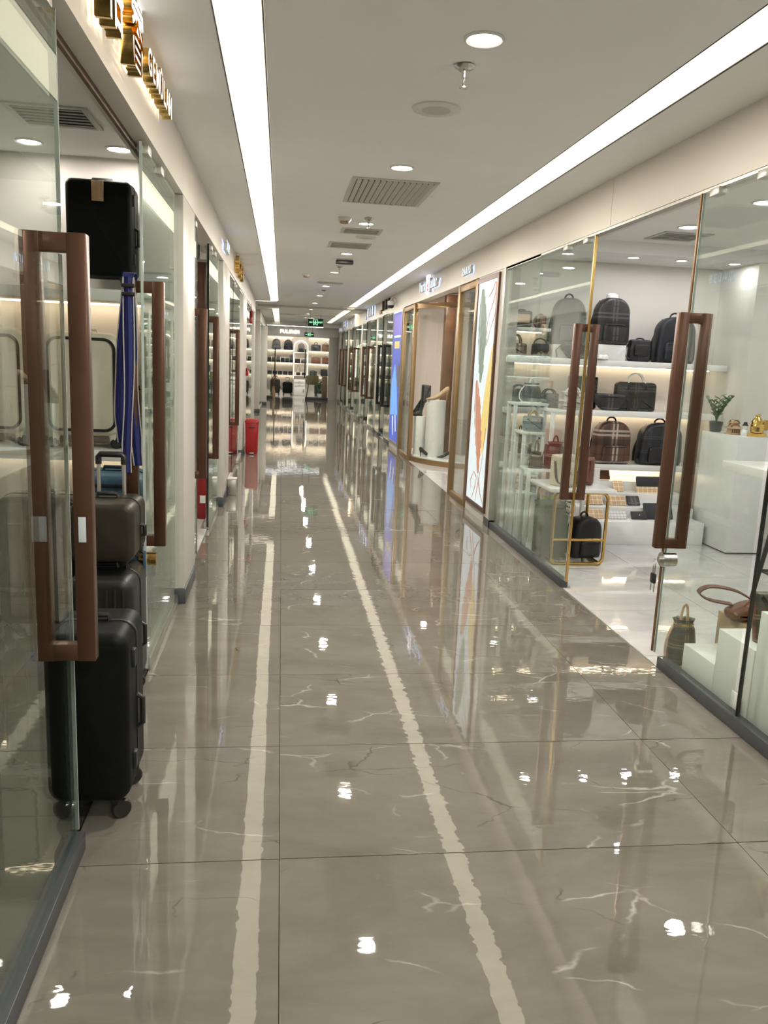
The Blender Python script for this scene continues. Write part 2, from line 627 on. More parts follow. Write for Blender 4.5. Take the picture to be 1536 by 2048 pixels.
def text_mesh(s, size, ext, mats, bold=0.0, name='letter'):
    cu = bpy.data.curves.new('t', 'FONT')
    cu.body = s
    cu.size = size
    cu.extrude = ext / 2
    cu.offset = bold
    cu.align_x = 'CENTER'
    cu.align_y = 'CENTER'
    cu.resolution_u = 3
    ob = bpy.data.objects.new('t', cu)
    COL.objects.link(ob)
    bpy.context.view_layer.update()
    dg = bpy.context.evaluated_depsgraph_get()
    me = bpy.data.meshes.new_from_object(ob.evaluated_get(dg))
    bpy.data.objects.remove(ob)
    me.name = name
    me.materials.clear()
    for x in mats:
        me.materials.append(MT[x])
    for p in me.polygons:
        p.material_index = 0 if p.normal.z > 0.7 else (min(2, len(mats) - 1) if p.normal.z < -0.7 else min(1, len(mats) - 1))
    return me


ROT_R = (PI / 2, 0, -PI / 2)   # reads from the corridor on the right wall (faces -X)
ROT_L = (PI / 2, 0, PI / 2)    # left wall (faces +X)
ROT_E = (PI / 2, 0, 0)         # end wall (faces -Y)


def letters(root, s, size, ext, mats, bold, step, rot, base, axis):
    """one mesh per character, laid out along an axis from base"""
    x = 0
    for ch in s:
        adv = step if not isinstance(step, dict) else step.get(ch, step['*'])
        if ch != ' ':
            me = text_mesh(ch, size, ext, mats, bold)
            link('letter', me, root, Vector(base) + Vector(axis) * (x + adv / 2), rot)
        x += adv


# ------------------------------------------------------------------ dimensions
ZC, ZF = 2.63, 2.35
XL, XR = -0.555, 1.952       # faces of the left and right fascias and pillars
GL, GR = -0.585, 1.977       # glass planes
YB, YE = -2.6, 29.0          # corridor from behind the camera to the end shop

# ------------------------------------------------------------------ floor
fl = struct('floor', M().box(-5.2, 5.6, YB, 33.4, -0.12, -0.012), 'grout')
TY = 0.725
colsX = [(-0.60, 0.0222), (0.0236, 1.5092), (1.5108, 1.9555)]
tile_mesh = {}


def tile(x0, x1, y0, y1, m_, tilt=0.0006):
    k = (round(x1 - x0, 3), round(y1 - y0, 3), m_)
    if k not in tile_mesh:
        hx, hy = (x1 - x0) / 2, (y1 - y0) / 2
        mb = M().loft([(-hx, -hy), (hx, -hy), (hx, hy), (-hx, hy)], [(-0.012, 0), (-0.0008, 0), (0, 0.0008)])
        tile_mesh[k] = mb.mesh('tile', m_, 20)
    link('tile', tile_mesh[k], fl, ((x0 + x1) / 2, (y0 + y1) / 2, 0), (random.gauss(0, tilt), random.gauss(0, tilt), 0))


y = 2.222 - 7 * TY
while y < YE + 0.3:
    for a, b in colsX:
        tile(a, b, y + 0.0017, y + TY - 0.0017, 'floor_stone')
    y += TY
for k in range(6):            # the side passage on the left
    for i in range(3):
        tile(-0.605 - 1.45 * (i + 1), -0.61 - 1.45 * i, 17.45 + k * 0.725, 17.45 + k * 0.725 + 0.72, 'floor_stone')
for k in range(10):           # right shop, pale stone
    for i in range(4):
        tile(1.962 + i * 0.8, 1.962 + i * 0.8 + 0.796, -0.1 + k * 0.8, -0.1 + k * 0.8 + 0.796, 'shop_stone')
for k in range(8):            # left shop
    for i in range(3):
        tile(-0.605 - 0.8 * (i + 1) + 0.004, -0.605 - 0.8 * i, -1.5 + k * 0.8, -1.5 + k * 0.8 + 0.796, 'dark_stone')
for k in range(4):            # far shops either side and at the end, pale stone
    for i in range(4):
        tile(-1.2 + i * 1.0, -1.2 + i * 1.0 + 0.996, YE + 0.3 + k * 1.0, YE + 0.3 + k * 1.0 + 0.996, 'shop_stone')
for k in range(22):
    tile(1.962, 3.9, 8.0 + k * 1.0, 8.0 + k * 1.0 + 0.996, 'shop_stone')
for k in range(12):
    tile(-3.0, -0.61, 4.95 + k * 1.0, 4.95 + k * 1.0 + 0.996, 'shop_stone')
for k in range(8):
    tile(-3.0, -0.61, 21.8 + k * 1.0, 21.8 + k * 1.0 + 0.996, 'shop_stone')

# ------------------------------------------------------------------ ceiling and light strips
SL0, SL1, SR0, SR1 = -0.252, -0.084, 1.470, 1.645
ce = struct('ceiling', M().box(-5.2, 5.6, YB, 33.4, ZC + 0.02, ZC + 0.2), 'ceiling_paint')


def cpanel(x0, x1, y0, y1):
    M().box(x0, x1, y0, y1, ZC, ZC + 0.02).build('ceiling_panel', 'ceiling_paint', ce)


cpanel(SL1 + 0.004, SR0 - 0.004, YB, YE)
cpanel(SR1 + 0.004, XR + 0.05, YB, YE)
cpanel(XL - 0.05, SL0 - 0.004, YB, 17.9)
cpanel(-5.2, SL1 - 0.0, 18.3, 20.55)
cpanel(-5.2, SL0 - 0.004, 20.78, YE)
cpanel(-5.2, XL - 0.05, YB, 17.9)
cpanel(SL0 - 0.004, SL1, 20.55, 20.56)
cpanel(SL1 - 0.0, SL1 + 0.004, 18.3, 20.55)


def strip(label, outline):
    t = thing('ceiling_light_strip', label, 'ceiling light', (0, 0, ZC), 0, 'long luminous ceiling strips')
    M().loft(outline, [(0.006, 0), (0.0155, 0)]).build('diffuser', 'strip_light', t)
    M().tube([(a, b, 0.002) for a, b in outline], 0.0035, 6, closed=True).build('edge_trim', 'black_metal', t)


def arcpts(cx, cy, r, a0, a1, n=7):
    return [(cx + r * math.cos(math.radians(a0 + (a1 - a0) * k / n)), cy + r * math.sin(math.radians(a0 + (a1 - a0) * k / n))) for k in range(n + 1)]


# left strip, ends by curving away into the side passage
strip('long cream light strip along the left of the ceiling, curving left at its far end',
      [(SL1, YB + 0.1), (SL1, 17.7)] + arcpts(SL1 - 0.45, 17.8, 0.45, 0, 90)[1:] + [(-4.5, 18.25), (-4.5, 18.05)] + arcpts(SL0 - 0.2, 17.75, 0.2, 90, 0) + [(SL0, YB + 0.1)])
strip('short cream light strip on the left, beyond the side passage',
      [(SL1, 28.4), (SL0, 28.4), (SL0, 21.0)] + arcpts(SL0 - 0.2, 20.95, 0.2, 0, -90)[::1] + [(-4.5, 20.75), (-4.5, 20.6)] + arcpts(SL1 - 0.35, 20.95, 0.35, -90, 0))
strip('long cream light strip along the right of the ceiling, near part',
      [(SR0, YB + 0.1), (SR1, YB + 0.1), (SR1, 18.6), (SR0, 18.6)])
strip('cream light strip on the right of the ceiling, far part beyond the notch',
      [(SR0 + 0.03, 18.75), (SR1 + 0.03, 18.75), (SR1 + 0.03, 28.0), (SR0 + 0.03, 28.0)])
M().box(SR0 - 0.15, SR1 + 0.02, 18.6, 18.75, ZC - 0.02, ZC + 0.02).build('ceiling_patch', 'ceiling_paint', ce)
strip('thin light line across the far end above the end shop', [(-0.5, 28.62), (1.42, 28.62), (1.42, 28.72), (-0.5, 28.72)])


# ------------------------------------------------------------------ side walls: fascias and pillars
def fascia(name, x0, x1, runs):
    r = struct(name, None, None)
    for (a, b) in runs:
        M().box(x0, x1, a + 0.002, b - 0.002, ZF, ZC).build('fascia_panel', 'fascia', r)
    return r


wl = fascia('wall_left', XL - 0.12, XL, [(YB, 0.2), (0.2, 4.8), (4.8, 9.0), (9.0, 13.3), (13.3, 17.5), (21.5, 25), (25, YE)])
wr = fascia('wall_right', XR, XR + 0.12, [(YB, 0.4), (0.4, 4.9), (4.9, 8.9), (8.9, 12.9), (12.9, 16.9), (16.9, 20.9), (20.9, 24.9), (24.9, YE)])


def pillar(parent, x0, x1, y0, y1, face):
    M().rbox(x0, x1, y0, y1, 0.09, ZF, 0.008).build('pillar', 'pillar', parent)
    d = 0.006
    M().rbox(x0 - d, x1 + d, y0 - d, y1 + d, 0.0, 0.09, 0.003).build('skirting', 'dark_base', parent)


for a, b in ((4.80, 5.40), (8.0, 8.93), (12.1, 13.3), (16.9, 17.5), (21.5, 21.75), (28.5, 28.95)):
    pillar(wl, XL - (0.13 if a < 5 else 0.24), XL + 0.002, a, b, 1)
pillar(wl, -0.66, -0.43, 25.0, 25.3, 1)
for a, b in ((16.75, 17.05), (20.05, 20.35), (24.1, 24.4), (27.8, 28.1)):
    pillar(wr, XR - 0.002, XR + 0.22, a, b, -1)
# lining behind the camera
box('wall_back', 'paint', -3.2, 5.6, YB - 0.1, YB, 0, ZC + 0.02)
box('wall_left_passage_end', 'paint', -5.2, -5.1, 17.4, 21.7, 0, ZC)

# ------------------------------------------------------------------ storefront glass
win_n = [0]


def pane(parent, X, y0, y1, z0=0.055, z1=2.335, m_='glass', th=0.010):
    M().box(X - th / 2, X + th / 2, y0, y1, z0, z1).build('pane', m_, parent, smooth=0)


def glazing(side, y0, y1, cuts=(), X=None, channel=True, z0=0.055, chan_mat='dark_base', chan=None):
    """fixed shop glazing with floor channel and head rail"""
    win_n[0] += 1
    X = X if X is not None else (GL if side < 0 else GR)
    r = struct('window_%d' % win_n[0], None, None)
    ys = [y0] + list(cuts) + [y1]
    for a, b in zip(ys, ys[1:]):
        pane(r, X, a + 0.0015, b - 0.0015, z0)
    if channel:
        c0, c1 = chan or (y0, y1)
        M().rbox(X - 0.024, X + 0.024, c0, c1, 0.0, 0.06, 0.003).build('base_channel', chan_mat, r)
    M().box(X - 0.02, X + 0.02, y0, y1, 2.33, 2.35).build('head_rail', 'alu', r)
    return r


def handle_mesh(hx=0.083, bw=0.05, by=0.042, z0=0.63, z1=1.785):
    mb = M()
    for s in (-1, 1):
        a, b = sorted((s * hx, s * (hx - bw)))
        mb.rbox(a, b, -by / 2, by / 2, z0, z1, 0.004)
    for z in (z0, z1 - 0.05):
        mb.rbox(-hx + 0.004, hx - 0.004, -by / 2 + 0.002, by / 2 - 0.002, z + 0.001, z + 0.049, 0.003)
    return mb


def door_leaf(label, side, y0, y1, edge, handle_y, hmat='bronze', X=None, seal='bronze_edge', lock=False, plate=False, brass=False, z0=0.065, group='frameless glass shop doors'):
    """sliding glass leaf; edge = the y of its free edge"""
    X = X if X is not None else (GL if side < 0 else GR)
    t = thing('glass_door', label, 'glass door', (X, edge, 0), 0, group)
    M().box(-0.005, 0.005, y0 - edge, y1 - edge, z0, 2.33).build('pane', 'glass', t, smooth=0)
    s = 1 if y1 - edge > edge - y0 else -1     # pane lies on this side of the edge
    M().box(-0.0055, 0.0055, min(0, -s * 0.004), max(0, -s * 0.004), z0, 2.33).build('edge_polish', 'glass_edge', t)
    if seal:
        M().box(-0.008, 0.008, -s * 0.022 - 0.006, -s * 0.022 + 0.006, z0, 2.335).build('edge_seal', seal, t)
    handle_mesh().build('handle', hmat, t, (0, handle_y - edge, 0))
    if lock:
        mb = M().cyl((-0.035, s * 0.03, 0.57), (0.035, s * 0.03, 0.57), 0.038, 20)
        mb.cyl((-0.05, s * 0.03, 0.57), (-0.035, s * 0.03, 0.57), 0.016, 14)
        mb.build('lock', 'steel', t)
    if plate:
        pl = M().rbox(-0.022, 0.022, s * 0.005 - 0.03, s * 0.005 + 0.045, 0.52, 0.60, 0.006).build('lock_plate', 'steel', t)
        for dz in (0.54, 0.58):
            for dy in (-0.012, 0.028):
                M().cyl((-0.025, dy, dz), (-0.021, dy, dz), 0.006, 10).build('screw', 'black_metal', pl)
    if brass:
        M().cyl((-0.03, s * 0.03, 0.575), (0.045, s * 0.03, 0.575), 0.03, 18).build('lock', 'gold', t)
        M().rbox(-0.006, 0.006, s * 0.0 - 0.012, s * 0.0 + 0.012, 0.50, 0.62, 0.003).build('key_tag', 'blue_shell', t, (0.0, -0.02, 0))
    for yy in (0.12, 0.5):
        M().rbox(-0.02, 0.02, s * yy - 0.04, s * yy + 0.04, 2.30, 2.335, 0.003).build('hanger', 'alu', t)
    return t


# left shop in front
glazing(-1, YB, 0.945, (-0.6,), X=GL, chan=(YB, 2.31))
door_leaf('near left glass door with tall bronze pull, black suitcase at its edge', -1, 0.95, 2.31, 2.31, 2.255, seal=None)
door_leaf('left glass door with blue luggage straps hung on its bronze pull', -1, 3.60, 4.78, 3.60, 3.655, seal=None, brass=True)
glazing(-1, 3.74, 4.79, (), X=GL - 0.03, chan_mat='alu')
M().box(GL - 0.055, GL - 0.042, YB, 4.8, 2.325, 2.35).build('door_head_gasket', 'gasket', wl)
# left second shop
door_leaf('left glass door with bronze pull just past the first white pillar', -1, 5.41, 5.76, 5.76, 5.70, seal='black_metal')
door_leaf('left glass door with bronze pull just before the second white pillar', -1, 6.74, 7.98, 6.74, 6.80, seal='black_metal')
glazing(-1, 6.95, 7.99, (), X=GL - 0.03, chan_mat='alu')
# left third shop
glazing(-1, 8.95, 9.98, (), chan_mat='alu')
door_leaf('left glass door with slim bronze pull beside the red bin pillar', -1, 10.02, 11.2, 10.02, 10.09, seal='black_metal')
glazing(-1, 11.22, 12.08, (), chan_mat='alu')
glazing(-1, 13.32, 16.88, (15.0,), chan_mat='alu')
glazing(-1, 21.8, 28.5, (23.4,), chan_mat='alu')
# right shop in front
glazing(1, YB, 3.03, (-0.8, 1.1), X=GR, chan=(YB, 3.74))
M().box(GR - 0.008, GR + 0.008, 3.026, 3.034, 0.055, 2.33).build('glass_joint', 'black_metal', wr)
door_leaf('right glass door carrying a round steel lock under its bronze pull', 1, 3.05, 3.785, 3.785, 3.755, lock=True, X=GR - 0.018)
door_leaf('right glass door with bronze pull and a gold edge strip', 1, 5.145, 6.22, 5.145, 5.155, seal='gold', X=GR - 0.018, plate=True)
glazing(1, 6.24, 7.20, (), X=GR, chan=(5.2, 7.2))
M().box(GR - 0.02, GR + 0.03, YB, 7.2, 2.335, 2.352).build('door_head_rail', 'alu', wr)
M().box(1.955, 1.962, 3.74, 5.2, -0.002, 0.003).build('threshold', 'alu', wr)

# right shop: keys hanging in the lock
k = thing('key_bunch', 'small bunch of keys hanging from the steel door lock', 'keys', (1.903, 3.775, 0.425))
M().tube([(0, 0.012 * math.cos(a), 0.125 + 0.018 * math.sin(a)) for a in [2 * PI * i / 12 for i in range(12)]], 0.0018, 5, closed=True).build('key_ring', 'steel', k)
M().rbox(-0.006, 0.006, -0.008, 0.008, 0.07, 0.11, 0.003).build('fob', 'steel', k)
M().rbox(-0.008, 0.008, -0.022, 0.022, 0.015, 0.068, 0.006).build('key_head', 'black_plastic', k)
for s in (-1, 1):
    M().rbox(-0.002, 0.002, s * 0.018 - 0.004, s * 0.018 + 0.004, -0.028, 0.02, 0.001).build('key_blade', 'steel', k)

# ------------------------------------------------------------------ right front shop shell
RW = 7.52
box('wall_shop_right_back', 'shop_wall', GR + 0.02, 5.5, RW, RW + 0.08, 0, ZC)
box('wall_shop_right_side', 'shop_wall', 5.2, 5.3, YB, RW, 0, ZC)
M().box(XR + 0.12, 5.2, YB, 7.0, 2.58, 2.60).build('ceiling_shop_right', 'ceiling_paint', ce)
M().box(XR + 0.03, 5.2, 6.85, RW, 2.48, 2.60).build('ceiling_soffit', 'ceiling_paint', ce)
box('wall_shop_right_column', 'shop_wall', 4.15, 5.2, 6.9, RW, 0, 2.48)
# left front shop shell
LW = 4.86
box('wall_shop_left_back', 'shop_wall', -3.0, XL - 0.06, LW, LW + 0.08, 0, ZC)
box('wall_shop_left_side', 'shop_wall', -3.0, -2.92, YB, 17.4, 0, ZC)
M().box(-3.0, XL - 0.12, YB, LW, 2.52, 2.54).build('ceiling_shop_left', 'ceiling_paint', ce)


# ------------------------------------------------------------------ ceiling fittings
def downlight(label, x, y, z, r=0.062, cool=False, watts=None, group='round recessed downlights'):
    t = thing('downlight', label, 'downlight', (x, y, z), 0, group)
    ring = [(r * 1.18, 0.004), (r * 1.2, -0.003), (r * 1.05, -0.008), (r * 0.95, -0.004), (r * 0.92, 0.004)]
    V = M()
    n = 24
    vs, fs = [], []
    for (rr, zz) in ring:
        for q in range(n):
            a = 2 * PI * q / n
            vs.append((rr * math.cos(a), rr * math.sin(a), zz))
    for i in range(len(ring) - 1):
        for q in range(n):
            q2 = (q + 1) % n
            fs.append((i * n + q2, i * n + q, (i + 1) * n + q, (i + 1) * n + q2))
    V.add(vs, fs).build('trim_ring', 'plastic_white', t)
    M().cyl((0, 0, 0.004), (0, 0, -0.003), r * 0.93, 24).build('diffuser', 'lamp_cool' if cool else 'lamp', t)
    ld = bpy.data.lights.new('downlight_beam', 'AREA')
    ld.shape = 'DISK'
    ld.size = r * 1.7
    ld.energy = watts or DOWN_W
    ld.color = (0.98, 0.965, 0.94) if cool else (1.0, 0.92, 0.82)
    lo = link('downlight_beam', ld, t, (0, 0, -0.012))
    return t


ords = ['nearest', 'second', 'third', 'fourth', 'fifth', 'sixth', 'seventh', 'eighth', 'ninth', 'tenth', 'eleventh']
for i, yy in enumerate((3.05, 5.05, 7.14, 9.22, 11.25, 13.47, 15.6, 17.8, 20.2, 22.4, 24.6)):
    downlight('%s round downlight in the row along the corridor ceiling' % ords[i], 0.69, yy, ZC)
for i, yy in enumerate((1.0, -1.0)):
    downlight('round downlight in the corridor ceiling behind the viewer, %s' % ('closer', 'farther')[i], 0.69, yy, ZC)


def sprinkler(label, x, y):
    t = thing('sprinkler', label, 'sprinkler', (x, y, ZC), 0, 'ceiling sprinklers')
    M().lathe([(0.03, 0), (0.042, -0.004), (0.036, -0.012), (0.018, -0.022)], 18).build('escutcheon', 'steel', t)
    mb = M().cyl((0, 0, -0.02), (0, 0, -0.045), 0.010, 12)
    for s in (-1, 1):
        mb.tube([(0, s * 0.010, -0.045), (0, s * 0.014, -0.06), (0, s * 0.004, -0.078)], 0.003, 6)
    mb.build('nozzle', 'steel', t)
    M().lathe([(0.004, -0.076), (0.018, -0.080), (0.018, -0.083), (0.004, -0.083)], 16).build('deflector', 'steel', t)


for lab, x, yy in (('chrome sprinkler hanging near the nearest corridor downlight', 0.68, 3.32), ('sprinkler hanging just in front of the third downlight', 0.685, 6.87),
                   ('small sprinkler beyond the fourth corridor downlight', 0.70, 10.5), ('tiny sprinkler beyond the sixth corridor downlight', 0.70, 14.3)):
    sprinkler(lab, x, yy)


def disc_speaker(label, x, y, r=0.11):
    t = thing('ceiling_speaker', label, 'speaker', (x, y, ZC), 0)
    M().lathe([(r, 0), (r, -0.006), (r * 0.9, -0.010)], 28).build('rim', 'plastic_white', t)
    M().lathe([(r * 0.6, -0.0100), (r * 0.55, -0.012), (r * 0.2, -0.013)], 24).build('grille', 'vent', t)


disc_speaker('flat round white ceiling speaker behind the nearest sprinkler', 0.675, 3.88)
disc_speaker('round grey ceiling disc between the two small air grilles', 0.77, 7.92, 0.10)


def smoke(label, x, y):
    t = thing('smoke_detector', label, 'smoke detector', (x, y, ZC), 0, 'smoke detectors')
    M().lathe([(0.055, 0), (0.055, -0.02), (0.05, -0.03)], 20).build('base', 'plastic_white', t)
    M().lathe([(0.042, -0.03), (0.038, -0.045), (0.02, -0.05)], 20).build('sensor_cap', 'tan_board', t)


smoke('cream smoke detector left of the second sprinkler', 0.49, 6.92)
smoke('small smoke detector farther along the ceiling to the left', 0.32, 11.7)


def vent(label, x0, x1, y0, y1, z, n, along='Y', name='air_vent', tilt=0.6, z_in=0.03):
    """louvred grille: frame, dark back, n slats"""
    cx, cy = (x0 + x1) / 2, (y0 + y1) / 2
    hx, hy = (x1 - x0) / 2, (y1 - y0) / 2
    t = thing(name, label, 'air vent', (cx, cy, z))
    b = 0.028
    mb = M()
    mb.box(-hx, hx, -hy, -hy + b, -0.008, 0).box(-hx, hx, hy - b, hy, -0.008, 0).box(-hx, -hx + b, -hy + b, hy - b, -0.008, 0).box(hx - b, hx, -hy + b, hy - b, -0.008, 0)
    mb.build('frame', 'vent', t)
    M().box(-hx + b, hx - b, -hy + b, hy - b, -0.0018, -0.0006).build('backing', 'vent_dark', t)
    me = None
    for i in range(n):
        if along == 'Y':
            px = -hx + b + (2 * hx - 2 * b) * (i + 0.5) / n
            if me is None:
                sw = (2 * hx - 2 * b) / n * 0.40
                me = M().loft([(-sw, 0), (sw * 0.5, -0.004), (sw, -0.014), (sw * 0.8, -0.014), (sw * 0.3, -0.006)][::-1], [(-hy + b, 0), (hy - b, 0)], 'Y', (0, 0, -0.0005)).mesh('slat', 'vent')
            link('slat', me, t, (px, 0, 0))
        else:
            py = -hy + b + (2 * hy - 2 * b) * (i + 0.5) / n
            if me is None:
                me = M().box(-hx + b, hx - b, -0.006, 0.006, -0.008, -0.002).mesh('slat', 'vent')
            link('slat', me, t, (0, py, 0), (tilt, 0, 0))
    return t


vent('large louvred air grille in the middle of the corridor ceiling', 0.425, 0.985, 5.38, 6.22, ZC, 13)
vent('small framed air grille behind the smoke detector', 0.51, 0.87, 7.42, 7.72, ZC, 5, 'X')
vent('pale square air grille beyond the round grey disc', 0.45, 0.87, 8.35, 8.75, ZC, 6, 'X')
vent('narrow air grille far along the corridor ceiling', 0.52, 0.92, 12.75, 13.0, ZC, 4, 'X')
mb = thing('ceiling_box', 'black rectangular fitting hanging from the corridor ceiling', 'ceiling fitting', (0.71, 9.8, ZC))
M().rbox(-0.1, 0.1, -0.06, 0.06, -0.05, -0.012, 0.004).build('housing', 'black_plastic', mb)
M().rbox(-0.09, 0.09, -0.05, 0.05, -0.012, 0, 0.003).build('mounting_plate', 'vent', mb)
vent('square air grille in the ceiling of the right shop', 2.95, 3.35, 6.25, 6.65, 2.58, 6, 'X')
vent('air grille in the ceiling of the left luggage shop', -1.22, -0.86, 3.9, 4.25, 2.52, 6, 'X')
for i, (x, yy) in enumerate(((3.02, 1.0), (3.02, 2.0), (3.02, 3.0), (3.02, 4.0), (3.01, 5.02), (3.02, 6.02), (4.4, 2.0), (4.4, 4.0), (4.4, 6.0))):
    downlight('cool white downlight in the right shop ceiling, %s of the %s row' % (ords[i] if i < 6 else ords[i - 6], 'front' if i < 6 else 'rear'), x, yy, 2.58, 0.075, True, 5.0, 'downlights of the right shop')
for i, x in enumerate((2.45, 3.05, 3.5, 4.0)):
    downlight('small cool downlight over the bag shelves, %s from the corridor' % ords[i], x, 7.05, 2.48, 0.05, True, 1.2, 'downlights over the bag shelves')
for i, (x, yy) in enumerate(((-1.30, 4.6), (-0.86, 4.62), (-1.3, 2.6), (-2.1, 4.4))):
    downlight('downlight in the left luggage shop ceiling, %s' % ('left one above the cream cases', 'right one above the black case', 'over the entrance', 'deep inside the shop')[i], x, yy, 2.52, 0.058, False, 2.2, 'downlights of the left shop')
# ------------------------------------------------------------------ SECOND PART


# ------------------------------------------------------------------ bag and luggage builders (front faces -Y, base at z = 0)
def loop(w_, h_, y=0.0, z=0.0, n=12, lean=0.0):
    return [(w_ / 2 * math.cos(PI * k / n), y + lean * math.sin(PI * k / n), z + h_ * math.sin(PI * k / n)) for k in range(n + 1)]


def backpack(label, loc, wd, h, d, body, pocket, strap='black_leather', rz=0.0, group=None, stuffed=False, cat='backpack', detail=True):
    t = thing('backpack', label, cat, loc, rz, group)
    P = arch(wd, h)
    M().puff(P, d, min(wd, d) * 0.22, 'Y').build('body', body, t)
    if not detail:
        return t
    Pp = rpoly([(-wd * 0.36, 0.02), (wd * 0.36, 0.02), (wd * 0.34, h * 0.42), (-wd * 0.34, h * 0.42)], 0.03)
    M().puff(Pp, 0.045, 0.018, 'Y', (0, -d / 2 - 0.012, h * 0.02)).build('front_pocket', pocket, t)
    zp = [(a, -d / 2 + min(wd, d) * 0.16, b) for a, b in inset(P, min(wd, d) * 0.06)[:21]]
    M().tube(zp, 0.0045, 6).build('zipper', strap, t)
    M().tube([(-wd * 0.3, -d / 2 - 0.036, h * 0.41), (0, -d / 2 - 0.038, h * 0.415), (wd * 0.3, -d / 2 - 0.036, h * 0.41)], 0.004, 6).build('pocket_zipper', strap, t)
    M().tube(loop(wd * 0.26, h * 0.10, d * 0.18, h * 0.985), 0.008, 8).build('handle', 'paper' if stuffed else strap, t)
    for s in (-1, 1):
        M().ribbon([(s * wd * 0.22, d * 0.46, h * 0.95), (s * wd * 0.34, d * 0.56, h * 0.7), (s * wd * 0.46, d * 0.60, h * 0.35), (s * wd * 0.50, d * 0.42, h * 0.06)], 0.045, 0.01, (1, 0, 0)).build('shoulder_strap', strap, t)
    if stuffed:
        mb = M()
        for k in range(3):
            mb.lathe([(0.01, 0), (wd * 0.11, h * 0.03), (wd * 0.10, h * 0.09), (0.008, h * 0.13)], 9, (wd * 0.07 * (k - 1), d * 0.1, h * 0.97))
        mb.build('tissue_wrap', 'paper', t)
    return t


def case_bag(label, loc, wd, h, d, body, hand=0.09, strap='black_leather', rz=0.0, group=None, stripe=None, name='briefcase', paperhandle=False, slant=0.04):
    """structured rectangular bag with two short handles"""
    t = thing(name, label, 'bag', loc, rz, group)
    P = rpoly([(-wd / 2, 0), (wd / 2, 0), (wd / 2 * (1 - slant * 0.3), h * 0.92), (wd / 2 * (1 - slant * 3), h), (-wd / 2 * (1 - slant * 3), h), (-wd / 2 * (1 - slant * 0.3), h * 0.92)], 0.025)
    M().puff(P, d, min(d * 0.3, 0.03), 'Y').build('body', body, t)
    if stripe:
        for dx in (-0.03, 0, 0.03):
            M().rbox(dx * wd * 3 - 0.011, dx * wd * 3 + 0.011, -d / 2 - 0.002, -d / 2 + 0.004, h * 0.03, h * 0.95, 0.001).build('stripe', stripe, t)
    for yy in (-d * 0.3, d * 0.3):
        M().tube(loop(wd * 0.42, hand, yy, h * 0.93), 0.007, 8).build('handle', 'paper' if paperhandle else strap, t)
    for s in (-1, 1):
        M().rbox(s * wd * 0.21 - 0.012, s * wd * 0.21 + 0.012, -d / 2 - 0.004, -d / 2 + 0.004, h * 0.74, h * 0.92, 0.003).build('handle_tab', strap, t)
    M().tube([(-wd * 0.4, 0, h * 0.995), (wd * 0.4, 0, h * 0.995)], 0.004, 6).build('zipper', strap, t)
    return t


def satchel(label, loc, wd, h, d, body, flap, strap='black_leather', rz=0.0, group=None, clasp='gold', strap_h=0.0, name='handbag', hang=False):
    """flap bag with clasp and optional long strap"""
    t = thing(name, label, 'bag', loc, rz, group)
    M().puff(rpoly([(-wd / 2, 0), (wd / 2, 0), (wd / 2 * 0.96, h), (-wd / 2 * 0.96, h)], 0.02), d, min(0.02, d * 0.3), 'Y').build('body', body, t)
    M().puff(rpoly([(-wd / 2 * 0.98, h * 0.45), (-wd * 0.3, h * 0.36), (wd * 0.3, h * 0.36), (wd / 2 * 0.98, h * 0.45), (wd / 2 * 0.97, h * 1.005), (-wd / 2 * 0.97, h * 1.005)], 0.02), 0.012, 0.004, 'Y', (0, -d / 2 - 0.004, 0)).build('flap', flap, t)
    M().rbox(-0.014, 0.014, -d / 2 - 0.018, -d / 2 - 0.008, h * 0.38, h * 0.46, 0.003).build('clasp', clasp, t)
    if strap_h:
        M().tube(loop(wd * 0.8, strap_h, 0, h * 0.97, 14), 0.006, 7).build('strap', strap, t)
    if hang:
        M().ribbon([(-wd * 0.48, 0, h * 0.8), (-wd * 0.56, -d * 0.3, h * 0.3), (-wd * 0.54, -d * 0.6, 0.03), (-wd * 0.3, -d * 1.1, 0.008), (wd * 0.3, -d * 1.0, 0.008)], 0.02, 0.005, (0, 1, 0.01)).build('hanging_strap', strap, t)
    return t


def camera_bag(label, loc, wd, h, d, body, pocket, rz=0.0, group=None, strap='black_leather'):
    """small upright crossbody with front pocket, zipper and dropping strap"""
    t = thing('crossbody_bag', label, 'bag', loc, rz, group)
    M().puff(rrect(wd, h, 0.025), d, 0.02, 'Y', (0, 0, h / 2)).build('body', body, t)
    M().puff(rrect(wd * 0.7, h * 0.52, 0.018), 0.03, 0.012, 'Y', (0.0, -d / 2 - 0.01, h * 0.52)).build('front_pocket', pocket, t)
    M().tube([(-wd * 0.5, -d * 0.1, h * 0.85), (0, -d * 0.1, h * 0.985), (wd * 0.5, -d * 0.1, h * 0.85)], 0.004, 6).build('zipper', strap, t)
    M().tube(loop(wd * 0.4, h * 0.08, 0, h * 0.98), 0.006, 7).build('handle', strap, t)
    M().ribbon([(-wd * 0.49, 0, h * 0.85), (-wd * 0.66, -0.01, h * 0.6), (-wd * 0.68, -0.03, h * 0.25), (-wd * 0.5, -0.05, 0.02), (-wd * 0.2, -d * 0.7, 0.008)], 0.02, 0.006, (0, 1, 0.05)).build('shoulder_strap', strap, t)
    return t


